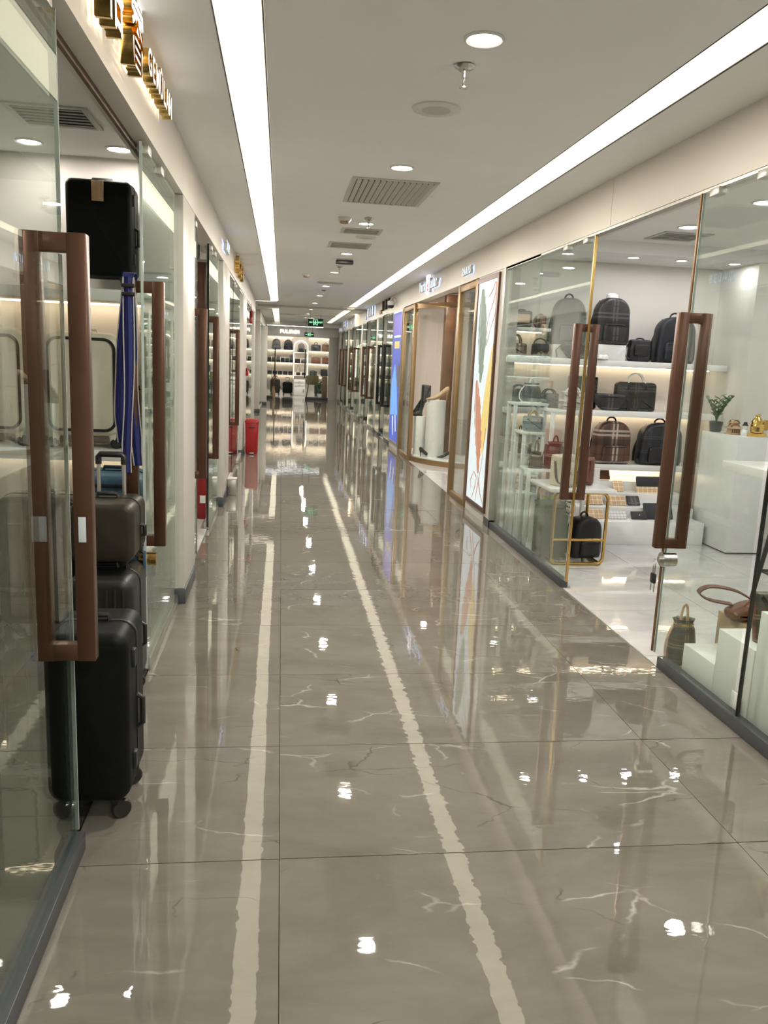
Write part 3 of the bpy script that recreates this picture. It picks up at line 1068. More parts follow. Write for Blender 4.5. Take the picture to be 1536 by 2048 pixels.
def belt_bag(label, loc, wd, h, d, body, rz=0.0, group=None, strap='black_leather'):
    t = thing('belt_bag', label, 'bag', loc, rz, group)
    P = rpoly([(-wd * 0.22, 0), (wd * 0.24, 0), (wd * 0.5, h * 0.62), (wd * 0.46, h), (-wd * 0.46, h), (-wd * 0.5, h * 0.62)], 0.035)
    M().puff(P, d, 0.028, 'Y').build('body', body, t)
    M().tube([(-wd * 0.42, -d / 2 + 0.006, h * 0.78), (0, -d / 2 - 0.004, h * 0.82), (wd * 0.42, -d / 2 + 0.006, h * 0.78)], 0.005, 6).build('zipper', strap, t)
    M().ribbon([(-wd * 0.46, d * 0.2, h * 0.8), (-wd * 0.6, d * 0.3, h * 0.5), (-wd * 0.55, d * 0.3, 0.01)], 0.03, 0.006, (0, 1, 0)).build('belt', strap, t)
    M().ribbon([(wd * 0.46, d * 0.2, h * 0.8), (wd * 0.58, d * 0.3, h * 0.5), (wd * 0.56, d * 0.3, 0.01)], 0.03, 0.006, (0, 1, 0)).build('belt', strap, t)
    return t


def bucket_bag(label, loc, r, h, body, rim, rz=0.0, group=None, strap='brown_leather', handle_h=0.12):
    t = thing('bucket_bag', label, 'bag', loc, rz, group)
    n = 28
    V, F = [], []
    prof = [(1.0, 0), (1.05, 0.03), (1.06, 0.25), (1.0, 0.55), (0.86, 0.78), (0.62, 0.88), (0.72, 0.97), (0.78, 1.0), (0.55, 0.98), (0.4, 0.9)]
    for i, (rr, z) in enumerate(prof):
        g = max(0, (z - 0.6) / 0.4) * 0.12
        for q in range(n):
            a = 2 * PI * q / n
            rad = r * rr * (1 + g * math.cos(a * 7))
            V.append((rad * math.cos(a), rad * math.sin(a) * 0.72, z * h))
    for i in range(len(prof) - 1):
        for q in range(n):
            q2 = (q + 1) % n
            F.append((i * n + q, i * n + q2, i * n + n + q2, i * n + n + q))
    F.append(tuple(range(n))[::-1])
    F.append(tuple((len(prof) - 1) * n + q for q in range(n)))
    M().add(V, F).build('body', body, t)
    M().tube([(r * 0.68 * math.cos(2 * PI * q / 20), r * 0.68 * 0.72 * math.sin(2 * PI * q / 20), h * 0.885) for q in range(20)], 0.006, 6, closed=True).build('drawstring', rim, t)
    M().tube([(r * 1.05 * math.cos(2 * PI * q / 24), r * 0.76 * math.sin(2 * PI * q / 24), h * 0.02) for q in range(24)], 0.006, 6, closed=True).build('base_piping', rim, t)
    M().tube(loop(r * 0.5, handle_h, 0, h * 0.95), 0.007, 8).build('handle', strap, t)
    M().ribbon([(-r * 0.8, 0, h * 0.85), (-r * 1.25, -0.01, h * 0.55), (-r * 1.3, -0.02, h * 0.2), (-r * 1.0, -r * 0.7, 0.006)], 0.016, 0.005, (0, 1, 0.05)).build('strap', strap, t)
    return t


def pouch(label, loc, wd, h, m_, lean, rz=0.0, group=None, trim='black_leather', name='pouch', d=0.016):
    """flat wallet or pouch leaning back on a step"""
    t = thing(name, label, 'wallet', loc, rz, group)
    t.rotation_euler = (-lean, 0, rz)
    M().puff(rrect(wd, h, 0.010, 3), d, d * 0.4, 'Y', (0, 0, h / 2)).build('body', m_, t)
    M().tube([(-wd * 0.48, 0, h * 0.985), (wd * 0.48, 0, h * 0.985)], 0.003, 6).build('zipper', trim, t)
    return t


def suitcase(label, loc, wd, d, h, shell, rz=0.0, group=None, trim='black_plastic', ribs=0, pull=0.0, inset_panel=False, seam_side=True, wheel=0.03, latches=True, r=0.06, hang_tag=False, panel='black_plastic', pull_mat='alu'):
    """upright case: broad faces look along Y (front -Y), width wd in X, thickness d"""
    t = thing('suitcase', label, 'suitcase', loc, rz, group)
    z0 = wheel * 2 + 0.008
    hb = h - z0
    M().puff(rrect(wd, hb, r, 6), d, min(r * 0.6, d * 0.3), 'Y', (0, 0, z0 + hb / 2), n=4).build('shell', shell, t)
    if seam_side:
        P = rrect(wd + 0.004, hb + 0.004, r, 6)
        M().loft(P, [(-0.007, 0.0), (-0.004, -0.002), (0.004, -0.002), (0.007, 0.0)], 'Y', (0, 0, z0 + hb / 2)).build('zip_band', trim, t)
    if ribs:
        rb = None
        for k in range(ribs):
            px = -wd * 0.36 + wd * 0.72 * k / (ribs - 1)
            if rb is None:
                rb = M().rbox(-wd * 0.02, wd * 0.02, -0.004, 0.004, z0 + hb * 0.08, z0 + hb * 0.92, 0.003).mesh('rib', shell)
            link('rib', rb, t, (px, -d / 2 - 0.001, 0))
    if inset_panel:
        P = rrect(wd * 0.86, hb * 0.88, r * 0.8, 6)
        M().tube([(a, -d / 2 - 0.001, z0 + hb / 2 + b) for a, b in P], 0.008, 6, closed=True).build('panel_seam', panel, t)
    me = M().lathe([(wheel * 0.45, -0.011), (wheel * 0.9, -0.011), (wheel, -0.005), (wheel, 0.005), (wheel * 0.9, 0.011), (wheel * 0.45, 0.011)], 18).mesh('wheel', 'tyre')
    for sx in (-1, 1):
        for sy in (-1, 1):
            wx, wy = sx * (wd / 2 - 0.05), sy * (d / 2 - 0.045)
            link('wheel', me, t, (wx + sx * 0.015, wy, wheel), (PI / 2, 0, 0.5 * sx))
            M().loft(rrect(0.04, 0.04, 0.012), [(wheel * 1.1, 0.008), (z0 - 0.004, 0), (z0 + 0.02, 0.0)], 'Z', (wx, wy, 0)).build('wheel_fork', trim, t)
    M().tube([(-wd * 0.16, 0, h - 0.004), (-wd * 0.15, 0, h + 0.018), (wd * 0.15, 0, h + 0.018), (wd * 0.16, 0, h - 0.004)], 0.009, 8).build('carry_handle', trim, t)
    M().tube([(wd / 2 - 0.002, 0, h * 0.42), (wd / 2 + 0.018, 0, h * 0.44), (wd / 2 + 0.018, 0, h * 0.58), (wd / 2 - 0.002, 0, h * 0.60)], 0.009, 8).build('side_handle', trim, t)
    if latches:
        for zz in (0.2, 0.82):
            for s in (-1, 1):
                M().rbox(s * (wd / 2) - 0.008, s * (wd / 2) + 0.010, -d * 0.22 - 0.016, -d * 0.22 + 0.016, z0 + hb * zz - 0.03, z0 + hb * zz + 0.03, 0.004).build('side_stud', trim, t)
    if pull:
        for s in (-1, 1):
            M().cyl((s * wd * 0.2, d * 0.28, h - 0.02), (s * wd * 0.2, d * 0.28, h + pull), 0.008, 10).build('telescopic_tube', pull_mat, t)
        M().tube([(-wd * 0.2, d * 0.28, h + pull - 0.03), (-wd * 0.2, d * 0.28, h + pull), (-wd * 0.17, d * 0.28, h + pull + 0.012), (wd * 0.17, d * 0.28, h + pull + 0.012), (wd * 0.2, d * 0.28, h + pull), (wd * 0.2, d * 0.28, h + pull - 0.03)], 0.013, 10).build('pull_grip', 'black_plastic', t)
    if hang_tag:
        M().rbox(-0.03, 0.03, -d / 2 - 0.008, -d / 2 - 0.003, h - 0.11, h - 0.01, 0.002).build('luggage_tag', 'tan_leather', t)
    return t


# ------------------------------------------------------------------ left luggage shop
def shelf_unit(label, loc_y_front, x0, x1, y0, y1, zs, th=0.05, m_='white_gloss', led='led', uprights=()):
    """wall shelf bay: boards with a light line under each"""
    t = thing('display_shelf', label, 'shelf', (0, 0, 0))
    for z in zs:
        b = M().rbox(x0, x1, y0, y1, z - th, z, 0.003).build('shelf_board', m_, t)
        M().box(x0 + 0.02, x1 - 0.02, y1 - 0.06, y1 - 0.045, z - th - 0.008, z - th - 0.0005).build('light_line', led, t)
    for (ux) in uprights:
        M().box(ux - 0.012, ux + 0.012, y0 + 0.01, y1, 0, max(zs)).build('upright', m_, t)
    return t


shelf_unit('white lit shelves on the back wall of the left luggage shop', 0, -2.9, -0.70, 4.50, 4.855, (1.80, 0.955), 0.06, uprights=(-0.713,))
suitcase('black hard suitcase alone on the top shelf of the left shop', (-0.955, 4.66, 1.80), 0.33, 0.24, 0.55, 'black_shell', hang_tag=True, latches=True, r=0.035)
suitcase('cream suitcase behind the near door pull on the middle shelf', (-1.06, 4.66, 0.955), 0.40, 0.24, 0.62, 'cream_shell', inset_panel=True, trim='cream_shell', latches=False, seam_side=True, r=0.07)
suitcase('cream suitcase at the far left of the middle shelf', (-1.55, 4.66, 0.955), 0.40, 0.24, 0.62, 'cream_shell', inset_panel=True, trim='cream_shell', latches=False, r=0.07)
suitcase('small brown case behind the hanging blue straps', (-0.805, 4.68, 0.955), 0.13, 0.26, 0.32, 'brown_leather', wheel=0.018, latches=False, r=0.03)
suitcase('blue soft suitcase standing behind the dark stacked cases', (-0.785, 3.98, 0), 0.32, 0.28, 0.92, 'blue_shell', trim='navy_leather', inset_panel=True, panel='navy_leather', latches=False)
suitcase('dark ribbed suitcase at the bottom of the stack in the left doorway', (-0.71, 3.40, 0), 0.27, 0.36, 0.59, 'dark_shell', ribs=7, latches=False)
suitcase('olive brown suitcase on top of the dark ribbed one', (-0.705, 3.42, 0.612), 0.26, 0.30, 0.275, 'brown_shell', wheel=0.012, pull=0.16, latches=False, r=0.045)
suitcase('large black and grey suitcase standing at the near left glass door', (-0.575, 2.585, 0), 0.245, 0.30, 0.635, 'black_shell', latches=True, r=0.05, wheel=0.032)
suitcase('dark ribbed suitcase on the floor behind the near left glass', (-1.28, 3.0, 0), 0.42, 0.26, 0.70, 'dark_shell', ribs=6, latches=False)  # shell coloured dark to dim the interior seen through the near glass
for q_ in range(4):  # row of cases added to darken the view into the left shop
    suitcase('added dark suitcase under the shelves of the left shop, %s from the corridor' % ('first', 'second', 'third', 'fourth')[q_], (-1.22 - 0.45 * q_, 4.32, 0), 0.40, 0.26, 0.74 - 0.06 * (q_ % 2), ('dark_shell', 'brown_shell', 'black_shell', 'dark_shell')[q_], latches=False, ribs=5)

# blue luggage straps on the door pull
t = thing('luggage_strap', 'blue luggage straps with grey edges hanging from the door pull', 'strap', (GL - 0.058, 3.655, 1.79))
mb, me = M(), M()
for (dx, dz, yy, ph) in ((-0.005, -0.83, -0.045, 0.0), (-0.035, -0.70, -0.034, 1.2), (0.016, -0.80, -0.028, 2.1)):
    pth, pl, pr = [], [], []
    for k in range(14):
        s = k / 13
        x = dx * min(1, s * 2.5) + 0.016 * math.sin(s * 5 + ph) * s
        wdt = 0.021 * (1.0 + 0.25 * math.sin(s * 7 + ph) * s)
        if k > 11:
            wdt *= 0.8
        y_ = yy - 0.012 * math.sin(s * 4 + ph)
        z_ = 0.006 - s * (-dz)
        pth.append((x, y_, z_, wdt))
    V = []
    for (x, y_, z_, wdt) in pth:
        V += [(x - wdt, y_ + 0.004, z_), (x, y_ - 0.006, z_), (x + wdt, y_ + 0.003, z_), (x, y_ - 0.001, z_)]
    F = []
    for k in range(13):
        for q in range(4):
            q2 = (q + 1) % 4
            F.append((k * 4 + q, k * 4 + q2, k * 4 + 4 + q2, k * 4 + 4 + q))
    mb.add(V, F)
    for sg in (-1, 1):
        me.tube([(x + sg * wdt, y_, z_) for (x, y_, z_, wdt) in pth], 0.0028, 5)
mb.ribbon([(0.0, -0.046, 0.004), (0.0, -0.03, 0.022), (0, 0.03, 0.022), (0, 0.034, -0.02)], 0.046, 0.004, (1, 0, 0))
mb.build('webbing', 'blue_webbing', t)
me.build('edge_piping', 'grey_webbing', t)
for zz in (-0.03, -0.065):
    M().rbox(-0.027, 0.027, -0.058, -0.046, zz - 0.008, zz + 0.008, 0.003).build('buckle', 'black_plastic', t)
M().rbox(0.046, 0.066, -0.0785, -0.0762, 0.975, 1.045, 0.0004).build('price_sticker', 'sticker', bpy.data.objects['glass_door'])

# ------------------------------------------------------------------ left second and third shops
box('wall_shop_two', 'grey_wall', -3.0, XL - 0.26, 8.35, 8.43, 0, ZC)
box('wall_shop_three', 'shop_wall', -3.0, XL - 0.26, 12.5, 12.58, 0, ZC)
box('wall_shop_four', 'shop_wall', -3.0, XL - 0.02, 17.3, 17.4, 0, ZC)
M().box(-2.9, XL - 0.12, LW + 0.1, 17.3, 2.52, 2.54).build('ceiling_shop_row', 'ceiling_paint', ce)
box('wall_shop_five', 'shop_wall', -3.0, -2.9, 21.6, 33, 0, ZC)
box('wall_passage_far', 'shop_wall', -5.1, XL - 0.24, 21.6, 21.7, 0, ZC)
t = thing('wardrobe_panel', 'tall dark red brown wooden panel inside the second left shop', 'panel', (-0.95, 7.75, 0))
M().rbox(-0.32, 0.28, 0, 0.05, 0.0, 2.3, 0.004).build('board', 'red_wood', t)
for x in (-0.3, 0.0, 0.26):
    M().rbox(x - 0.014, x + 0.014, -0.012, 0.0, 0.02, 2.28, 0.003).build('stile', 'red_wood', t)
t = thing('fire_extinguisher', 'red fire extinguisher on the floor in the second left doorway', 'extinguisher', (-0.685, 7.42, 0))
M().lathe([(0.055, 0.0), (0.06, 0.01), (0.06, 0.33), (0.05, 0.375), (0.02, 0.39)], 20).build('cylinder', 'red_paint', t)
M().rbox(-0.02, 0.02, -0.02, 0.02, 0.385, 0.425, 0.006).build('valve', 'steel', t)
M().ribbon([(0.0, 0.02, 0.425), (0, -0.05, 0.445), (0, -0.09, 0.43)], 0.02, 0.006, (1, 0, 0)).build('lever', 'black_plastic', t)
M().tube([(0.02, 0, 0.40), (0.07, 0, 0.40), (0.085, 0, 0.33), (0.08, 0, 0.12)], 0.009, 8).build('hose', 'black_plastic', t)
M().rbox(-0.025, 0.025, -0.0625, -0.055, 0.15, 0.22, 0.002).build('paper_label', 'paper', t)
for i in range(2):
    y1 = (8.33, 12.48)[i]
    shelf_unit('lit white shelves at the back of the %s left shop' % ('second', 'third')[i], 0, -2.8, XL - 0.3, y1 - 0.32, y1 - 0.002, (1.75, 1.3, 0.85, 0.4), 0.03)
    for q in range(6):
        x = -1.0 - 0.32 * (q % 3)
        satchel('dark bag on the %s left shop shelf, %s row, %s from the glass' % (('second', 'third')[i], ('upper', 'lower')[q // 3], ords[q % 3] if q % 3 else 'first'), (x, y1 - 0.18, (1.3, 0.85)[q // 3]), 0.22, 0.2, 0.1,
                ('black_leather', 'brown_leather', 'grey_leather')[(q + i) % 3], 'black_leather', strap_h=0.08)
    downlight('downlight inside the %s left shop' % ('second', 'third')[i], -1.4, y1 - 1.6, 2.52, 0.06, False, 8, 'downlights of the left shops')
shelf_unit('lit shelves of the corner shop before the side passage', 0, -2.8, XL - 0.2, 16.95, 17.29, (1.75, 1.3, 0.85), 0.03, led='led_cool')
for q in range(3):
    backpack('grey bag on the corner shop shelf, %s from the glass' % ('first', 'second', 'third')[q], (-1.0 - 0.45 * q, 17.12, 1.75 if q < 2 else 1.3), 0.26, 0.36, 0.14, 'grey_leather', 'grey_leather', detail=False)
t = thing('floor_box', 'small grey metal box on the floor by the second white pillar', 'box', (-0.50, 8.72, 0))
M().rbox(-0.045, 0.045, -0.06, 0.06, 0, 0.17, 0.006).build('body', 'alu', t)
M().rbox(-0.05, 0.05, -0.065, 0.065, 0.17, 0.185, 0.004).build('lid', 'vent', t)
# red bin
t = thing('pedal_bin', 'red plastic pedal bin beside the third white pillar', 'bin', (-0.425, 12.5, 0))
M().loft(rrect(0.185, 0.25, 0.02), [(0.0, 0.01), (0.02, 0.004), (0.47, -0.006), (0.478, -0.004)], 'Z').build('body', 'red_paint', t)
M().loft(rrect(0.21, 0.275, 0.02), [(0.478, 0.0), (0.50, 0.0), (0.53, 0.02)], 'Z').build('lid', 'red_paint', t)
M().rbox(-0.05, 0.05, -0.137, -0.125, 0.40, 0.415, 0.003).build('slot', 'black_plastic', t)
M().rbox(-0.035, 0.035, -0.155, -0.118, 0.012, 0.03, 0.004).build('pedal', 'alu', t)
t = thing('alarm_box', 'small red fire alarm box on the third white pillar', 'alarm', (XL + 0.022, 13.1, 1.22))
M().rbox(-0.02, 0.02, -0.05, 0.05, -0.06, 0.06, 0.006).build('housing', 'red_paint', t)
M().cyl((0.018, 0, 0), (0.025, 0, 0), 0.022, 16).build('button', 'plastic_white', t)
t = thing('red_ornament', 'red padded ornament hanging high on the corner shop glass', 'ornament', (XL + 0.03, 14.25, 2.08))
M().puff(rpoly([(-0.10, -0.06), (0.08, -0.08), (0.13, 0.02), (0.10, 0.16), (0.04, 0.10), (0.0, 0.02), (-0.09, 0.05)], 0.03), 0.05, 0.02, 'X').build('pad', 'red_paint', t)
M().tube([(0, 0.05, 0.1), (0, 0.04, 0.27)], 0.003, 5).build('cord', 'red_paint', t)

# ------------------------------------------------------------------ right shop: stepped wall display
shelf_unit('white lit shelves with dark plaid bags on the back wall of the right shop', 0, GR + 0.03, 4.12, 7.17, RW - 0.002, (1.585, 1.13, 0.63), 0.055, m_='white_gloss')
t = thing('stepped_plinth', 'white stepped plinth under the bag shelves, with wallets', 'display plinth', (0, 0, 0))
STEPS = [(6.58, 6.80, 0.20), (6.80, 7.0, 0.29), (7.0, 7.2, 0.385), (7.2, RW - 0.003, 0.47)]
for a, b, z in STEPS:
    M().rbox(2.62, 3.74, a, RW - 0.003, max(0, z - 0.095 if z > 0.2 else 0), z, 0.002).build('step', 'white_gloss', t)
M().box(2.70, 3.7, RW - 0.03, RW - 0.015, 0.55, 0.56).build('light_line', 'led', t)
Z1, Z2, Z3 = 1.585, 1.13, 0.63
YS = 7.28
# top shelf
t = thing('display_block', 'white block under the charcoal plaid backpack', 'display block', (2.99, YS, Z1))
M().rbox(-0.135, 0.135, -0.09, 0.12, 0, 0.14, 0.003).build('block', 'white_gloss', t)
backpack('charcoal plaid backpack on the white block, tissue on its handle', (2.99, YS, Z1 + 0.14), 0.32, 0.42, 0.15, 'plaid_charcoal', 'plaid_charcoal', rz=0.12, stuffed=True)
camera_bag('small dark plaid crossbody beside the white block', (3.28, YS - 0.02, Z1), 0.20, 0.20, 0.09, 'plaid_navy', 'black_leather')
backpack('large navy backpack at the right end of the top shelf', (3.62, YS, Z1), 0.36, 0.42, 0.16, 'navy_leather', 'plaid_navy')
belt_bag('navy plaid belt bag lying left of the white block', (2.68, YS - 0.03, Z1), 0.32, 0.15, 0.09, 'plaid_navy')
t = thing('tissue_paper', 'crumpled white tissue paper in front of the white block', 'paper', (2.86, YS - 0.115, Z1))
V = []
mb = M()
for k in range(6):
    mb.lathe([(0.004, 0), (0.03, 0.008), (0.026, 0.03), (0.006, 0.045)], 7, (0.035 * (k - 2.5) * 0.8, 0.015 * ((k * 7) % 3 - 1), 0.004 * (k % 2)))
mb.build('sheet', 'paper', t, smooth=0)
t = thing('display_block', 'white block under the grey backpack behind the glass', 'display block', (2.61, YS + 0.06, Z1))
M().rbox(-0.15, 0.15, -0.06, 0.12, 0, 0.125, 0.003).build('block', 'white_gloss', t)
backpack('plain grey backpack on a block behind the left glass', (2.61, YS + 0.07, Z1 + 0.125), 0.30, 0.42, 0.13, 'grey_leather', 'grey_leather')
case_bag('small brown handbag with arched handles at the left end of the shelf', (2.115, YS, Z1), 0.19, 0.115, 0.09, 'plaid_brown', 0.085, 'brown_leather', name='handbag')
satchel('small dark plaid bag beside the brown arched handbag', (2.335, YS - 0.01, Z1), 0.15, 0.12, 0.08, 'plaid_brown', 'black_leather', strap_h=0.05)
shelf_unit('short upper shelf at the left end of the back wall', 0, GR + 0.03, 2.42, 7.24, RW - 0.002, (1.845,), 0.03)
camera_bag('dark bag with peach lining on the short upper shelf', (2.16, YS + 0.06, 1.845), 0.19, 0.15, 0.09, 'black_leather', 'tan_leather')
camera_bag('small brown bag on the short upper shelf', (2.35, YS + 0.08, 1.845), 0.10, 0.12, 0.07, 'brown_leather', 'brown_leather')
# second shelf
case_bag('dark olive plaid briefcase with wrapped handles on the middle shelf', (3.29, YS, Z2), 0.40, 0.265, 0.09, 'plaid_olive', 0.10, 'black_leather', stripe='plaid_olive', paperhandle=True)
belt_bag('black plaid belt bag lying before the olive briefcase', (3.02, YS - 0.06, Z2), 0.33, 0.155, 0.08, 'plaid_charcoal')
case_bag('upright dark green plaid messenger on the middle shelf', (2.80, YS + 0.07, Z2), 0.28, 0.30, 0.08, 'plaid_olive', 0.0001, 'black_leather', name='messenger_bag', slant=0.0)
case_bag('low dark green holdall at the left end of the middle shelf', (2.17, YS, Z2), 0.28, 0.16, 0.1, 'green_leather', 0.05, 'black_leather', name='holdall')
case_bag('flat grey green holdall beside the low dark green one', (2.46, YS, Z2), 0.27, 0.13, 0.1, 'grey_leather', 0.05, 'black_leather', name='holdall')
# third shelf
backpack('brown check backpack with white stripes on the lower shelf', (3.10, YS, Z3), 0.34, 0.40, 0.15, 'plaid_brown', 'plaid_brown', rz=0.05)
backpack('black check backpack behind the right door pull on the lower shelf', (3.58, YS, Z3), 0.40, 0.40, 0.16, 'plaid_navy', 'black_leather')
case_bag('small grey handbag on the lower shelf behind the window stands', (2.4, YS, Z3), 0.2, 0.16, 0.08, 'grey_leather', 0.07, name='handbag')
# wallets on the steps
wl_items = [
    ('dark clutch with a peach corner on the top step', 3.02, 7.27, 0.47, 0.21, 0.12, 'brown_leather', 0.5),
    ('small square beige check wallet on the top step', 3.15, 7.10, 0.385, 0.10, 0.11, 'plaid_beige', 0.6),
    ('beige check wallet half hidden behind the table leg', 2.84, 7.10, 0.385, 0.2, 0.09, 'plaid_beige', 0.6),
    ('long beige check wallet on the middle step, left', 2.83, 6.90, 0.29, 0.19, 0.10, 'plaid_beige', 0.7),
    ('long beige check wallet on the middle step, right', 3.05, 6.90, 0.29, 0.19, 0.10, 'plaid_beige', 0.7),
    ('small black plaid wallet on the middle step', 3.22, 6.90, 0.29, 0.12, 0.10, 'plaid_charcoal', 0.7),
    ('long beige check wallet on the lowest step', 2.77, 6.70, 0.20, 0.19, 0.10, 'plaid_beige', 0.75),
    ('pale lattice patterned wallet on the lowest step', 2.99, 6.70, 0.20, 0.17, 0.085, 'lattice', 0.75),
    ('small black wallet with a metal dot on the lowest step', 3.19, 6.70, 0.20, 0.15, 0.075, 'black_leather', 0.6),
    ('navy pouch at the right end of the lowest step', 3.38, 6.72, 0.20, 0.27, 0.15, 'navy_leather', 0.45),
    ('large beige check pouch with black flap on the steps', 3.45, 7.02, 0.30, 0.30, 0.24, 'plaid_beige', 0.35),
]
for lab, x, yy, z, wd, h, m_, ln in wl_items:
    o = pouch(lab, (x, yy, z + 0.004), wd, h, m_, ln)
    if 'flap' in lab:
        M().puff(rrect(wd * 1.01, h * 0.4, 0.012, 3), 0.01, 0.003, 'Y', (0, -0.008, h * 0.82)).build('flap', 'black_leather', o)
    if 'dot' in lab:
        M().cyl((0, -0.008, h * 0.5), (0, -0.012, h * 0.5), 0.006, 10).build('stud', 'steel', o)


# ------------------------------------------------------------------ right shop: window stands and console table
def stand(label, x0, x1, y0, y1, z, th=0.022, leg=0.03):
    t = thing('display_stand', label, 'display stand', ((x0 + x1) / 2, (y0 + y1) / 2, 0), 0, 'white display stands in the window')
    hx, hy = (x1 - x0) / 2, (y1 - y0) / 2
    M().rbox(-hx, hx, -hy, hy, z - th, z, 0.002).build('top', 'white_gloss', t)
    me = M().rbox(-leg / 2, leg / 2, -leg / 2, leg / 2, 0, z - th, 0.002).mesh('leg', 'white_gloss')
    for sx in (-1, 1):
        for sy in (-1, 1):
            link('leg', me, t, (sx * (hx - leg / 2 - 0.004), sy * (hy - leg / 2 - 0.004), 0))


stand('tallest white window stand, at the back left with a grey bag', 2.02, 2.33, 6.88, 7.12, 1.185)
stand('tall white window stand holding the pale plaid bag', 2.24, 2.60, 6.52, 6.78, 1.155)
stand('white window stand holding the blue striped bag', 2.03, 2.23, 6.60, 6.86, 0.955)
stand('low white window stand holding two brown bucket bags', 2.01, 2.36, 6.33, 6.57, 0.675)
stand('small white window stand holding the dark check bucket bag', 2.06, 2.20, 6.92, 7.08, 0.735)
stand('lowest white window stand holding the clear check pouches', 2.065, 2.195, 6.635, 6.825, 0.43)
bucket_bag('dark grey bag topped with white tissue on the tallest stand', (2.20, 6.99, 1.185), 0.085, 0.17, 'plaid_navy', 'paper', strap='paper', handle_h=0.05)
case_bag('pale plaid bag draped in white tissue on the tall stand', (2.45, 6.63, 1.155), 0.23, 0.15, 0.1, 'plaid_grey', 0.05, 'paper', name='handbag', paperhandle=True)
case_bag('blue striped handbag on the window stand', (2.14, 6.70, 0.955), 0.17, 0.13, 0.09, 'plaid_blue', 0.06, 'tan_leather', name='handbag')
bucket_bag('dark check bucket bag behind the window frame', (2.13, 7.0, 0.735), 0.055, 0.19, 'plaid_stripe', 'brown_leather', handle_h=0.06)
bucket_bag('small brown bucket bag on the low window stand', (2.105, 6.43, 0.675), 0.056, 0.135, 'plaid_stripe', 'black_leather', handle_h=0.10)
bucket_bag('large brown striped bucket bag on the low window stand', (2.27, 6.45, 0.675), 0.082, 0.22, 'plaid_stripe', 'brown_leather', handle_h=0.06)
for i, (x, yy) in enumerate(((2.10, 6.78), (2.17, 6.67))):
    o = pouch('clear check pouch on the lowest window stand, %s one' % ('left', 'right')[i], (x, yy, 0.432), 0.11, 0.15, 'plaid_clear', 0.35, name='pouch', d=0.045)
    o.rotation_euler = (-0.3, 0.3 - 0.2 * i, 0.2)
t = thing('console_table', 'white topped console table with gold loop legs near the right doorway', 'table', (2.29, 6.04, 0))
M().rbox(-0.26, 0.26, -0.26, 0.26, 0.575, 0.602, 0.003).build('top', 'white_gloss', t)
for yy in (-0.2, 0.2):
    P = rpoly([(-0.20, 0.012), (0.22, 0.012), (0.22, 0.57), (-0.20, 0.57)], 0.06, 5)
    M().tube([(a, yy, b) for a, b in P], 0.013, 8, closed=True).build('leg_loop', 'gold', t)
    M().cyl((-0.20, yy, 0.20), (0.22, yy, 0.20), 0.011, 8).build('cross_bar', 'gold', t)
for x in (-0.18, 0.2):
    M().cyl((x, -0.2, 0.013), (x, 0.2, 0.013), 0.011, 8).build('floor_bar', 'gold', t)
satchel('cream flap handbag with long strap on the console table', (2.19, 6.0, 0.602), 0.20, 0.24, 0.11, 'cream_leather', 'cream_leather', 'grey_leather', rz=0.5, hang=True)
case_bag('rust brown handbag behind the door pull on the console table', (2.37, 6.06, 0.602), 0.18, 0.22, 0.10, 'rust_leather', 0.13, 'rust_leather', rz=-0.5, name='handbag')
t = thing('paper_card', 'small white folded card on the console table', 'card', (2.50, 6.12, 0.602))
M().loft([(-0.04, 0), (0.04, 0), (0.036, 0.12), (-0.036, 0.12)], [(-0.01, 0), (0.01, 0.0)], 'Y').build('card', 'paper', t)
backpack('black backpack leaning under the console table', (2.41, 6.0, 0.028), 0.24, 0.33, 0.16, 'black_leather', 'black_leather', rz=0.2)
t = thing('storage_box', 'olive grey box on the floor behind the window glass', 'box', (2.15, 6.08, 0.0))
M().rbox(-0.10, 0.10, -0.12, 0.12, 0.026, 0.42, 0.006).build('body', 'green_leather', t)
M().rbox(-0.104, 0.104, -0.124, 0.124, 0.42, 0.45, 0.004).build('lid', 'green_leather', t)


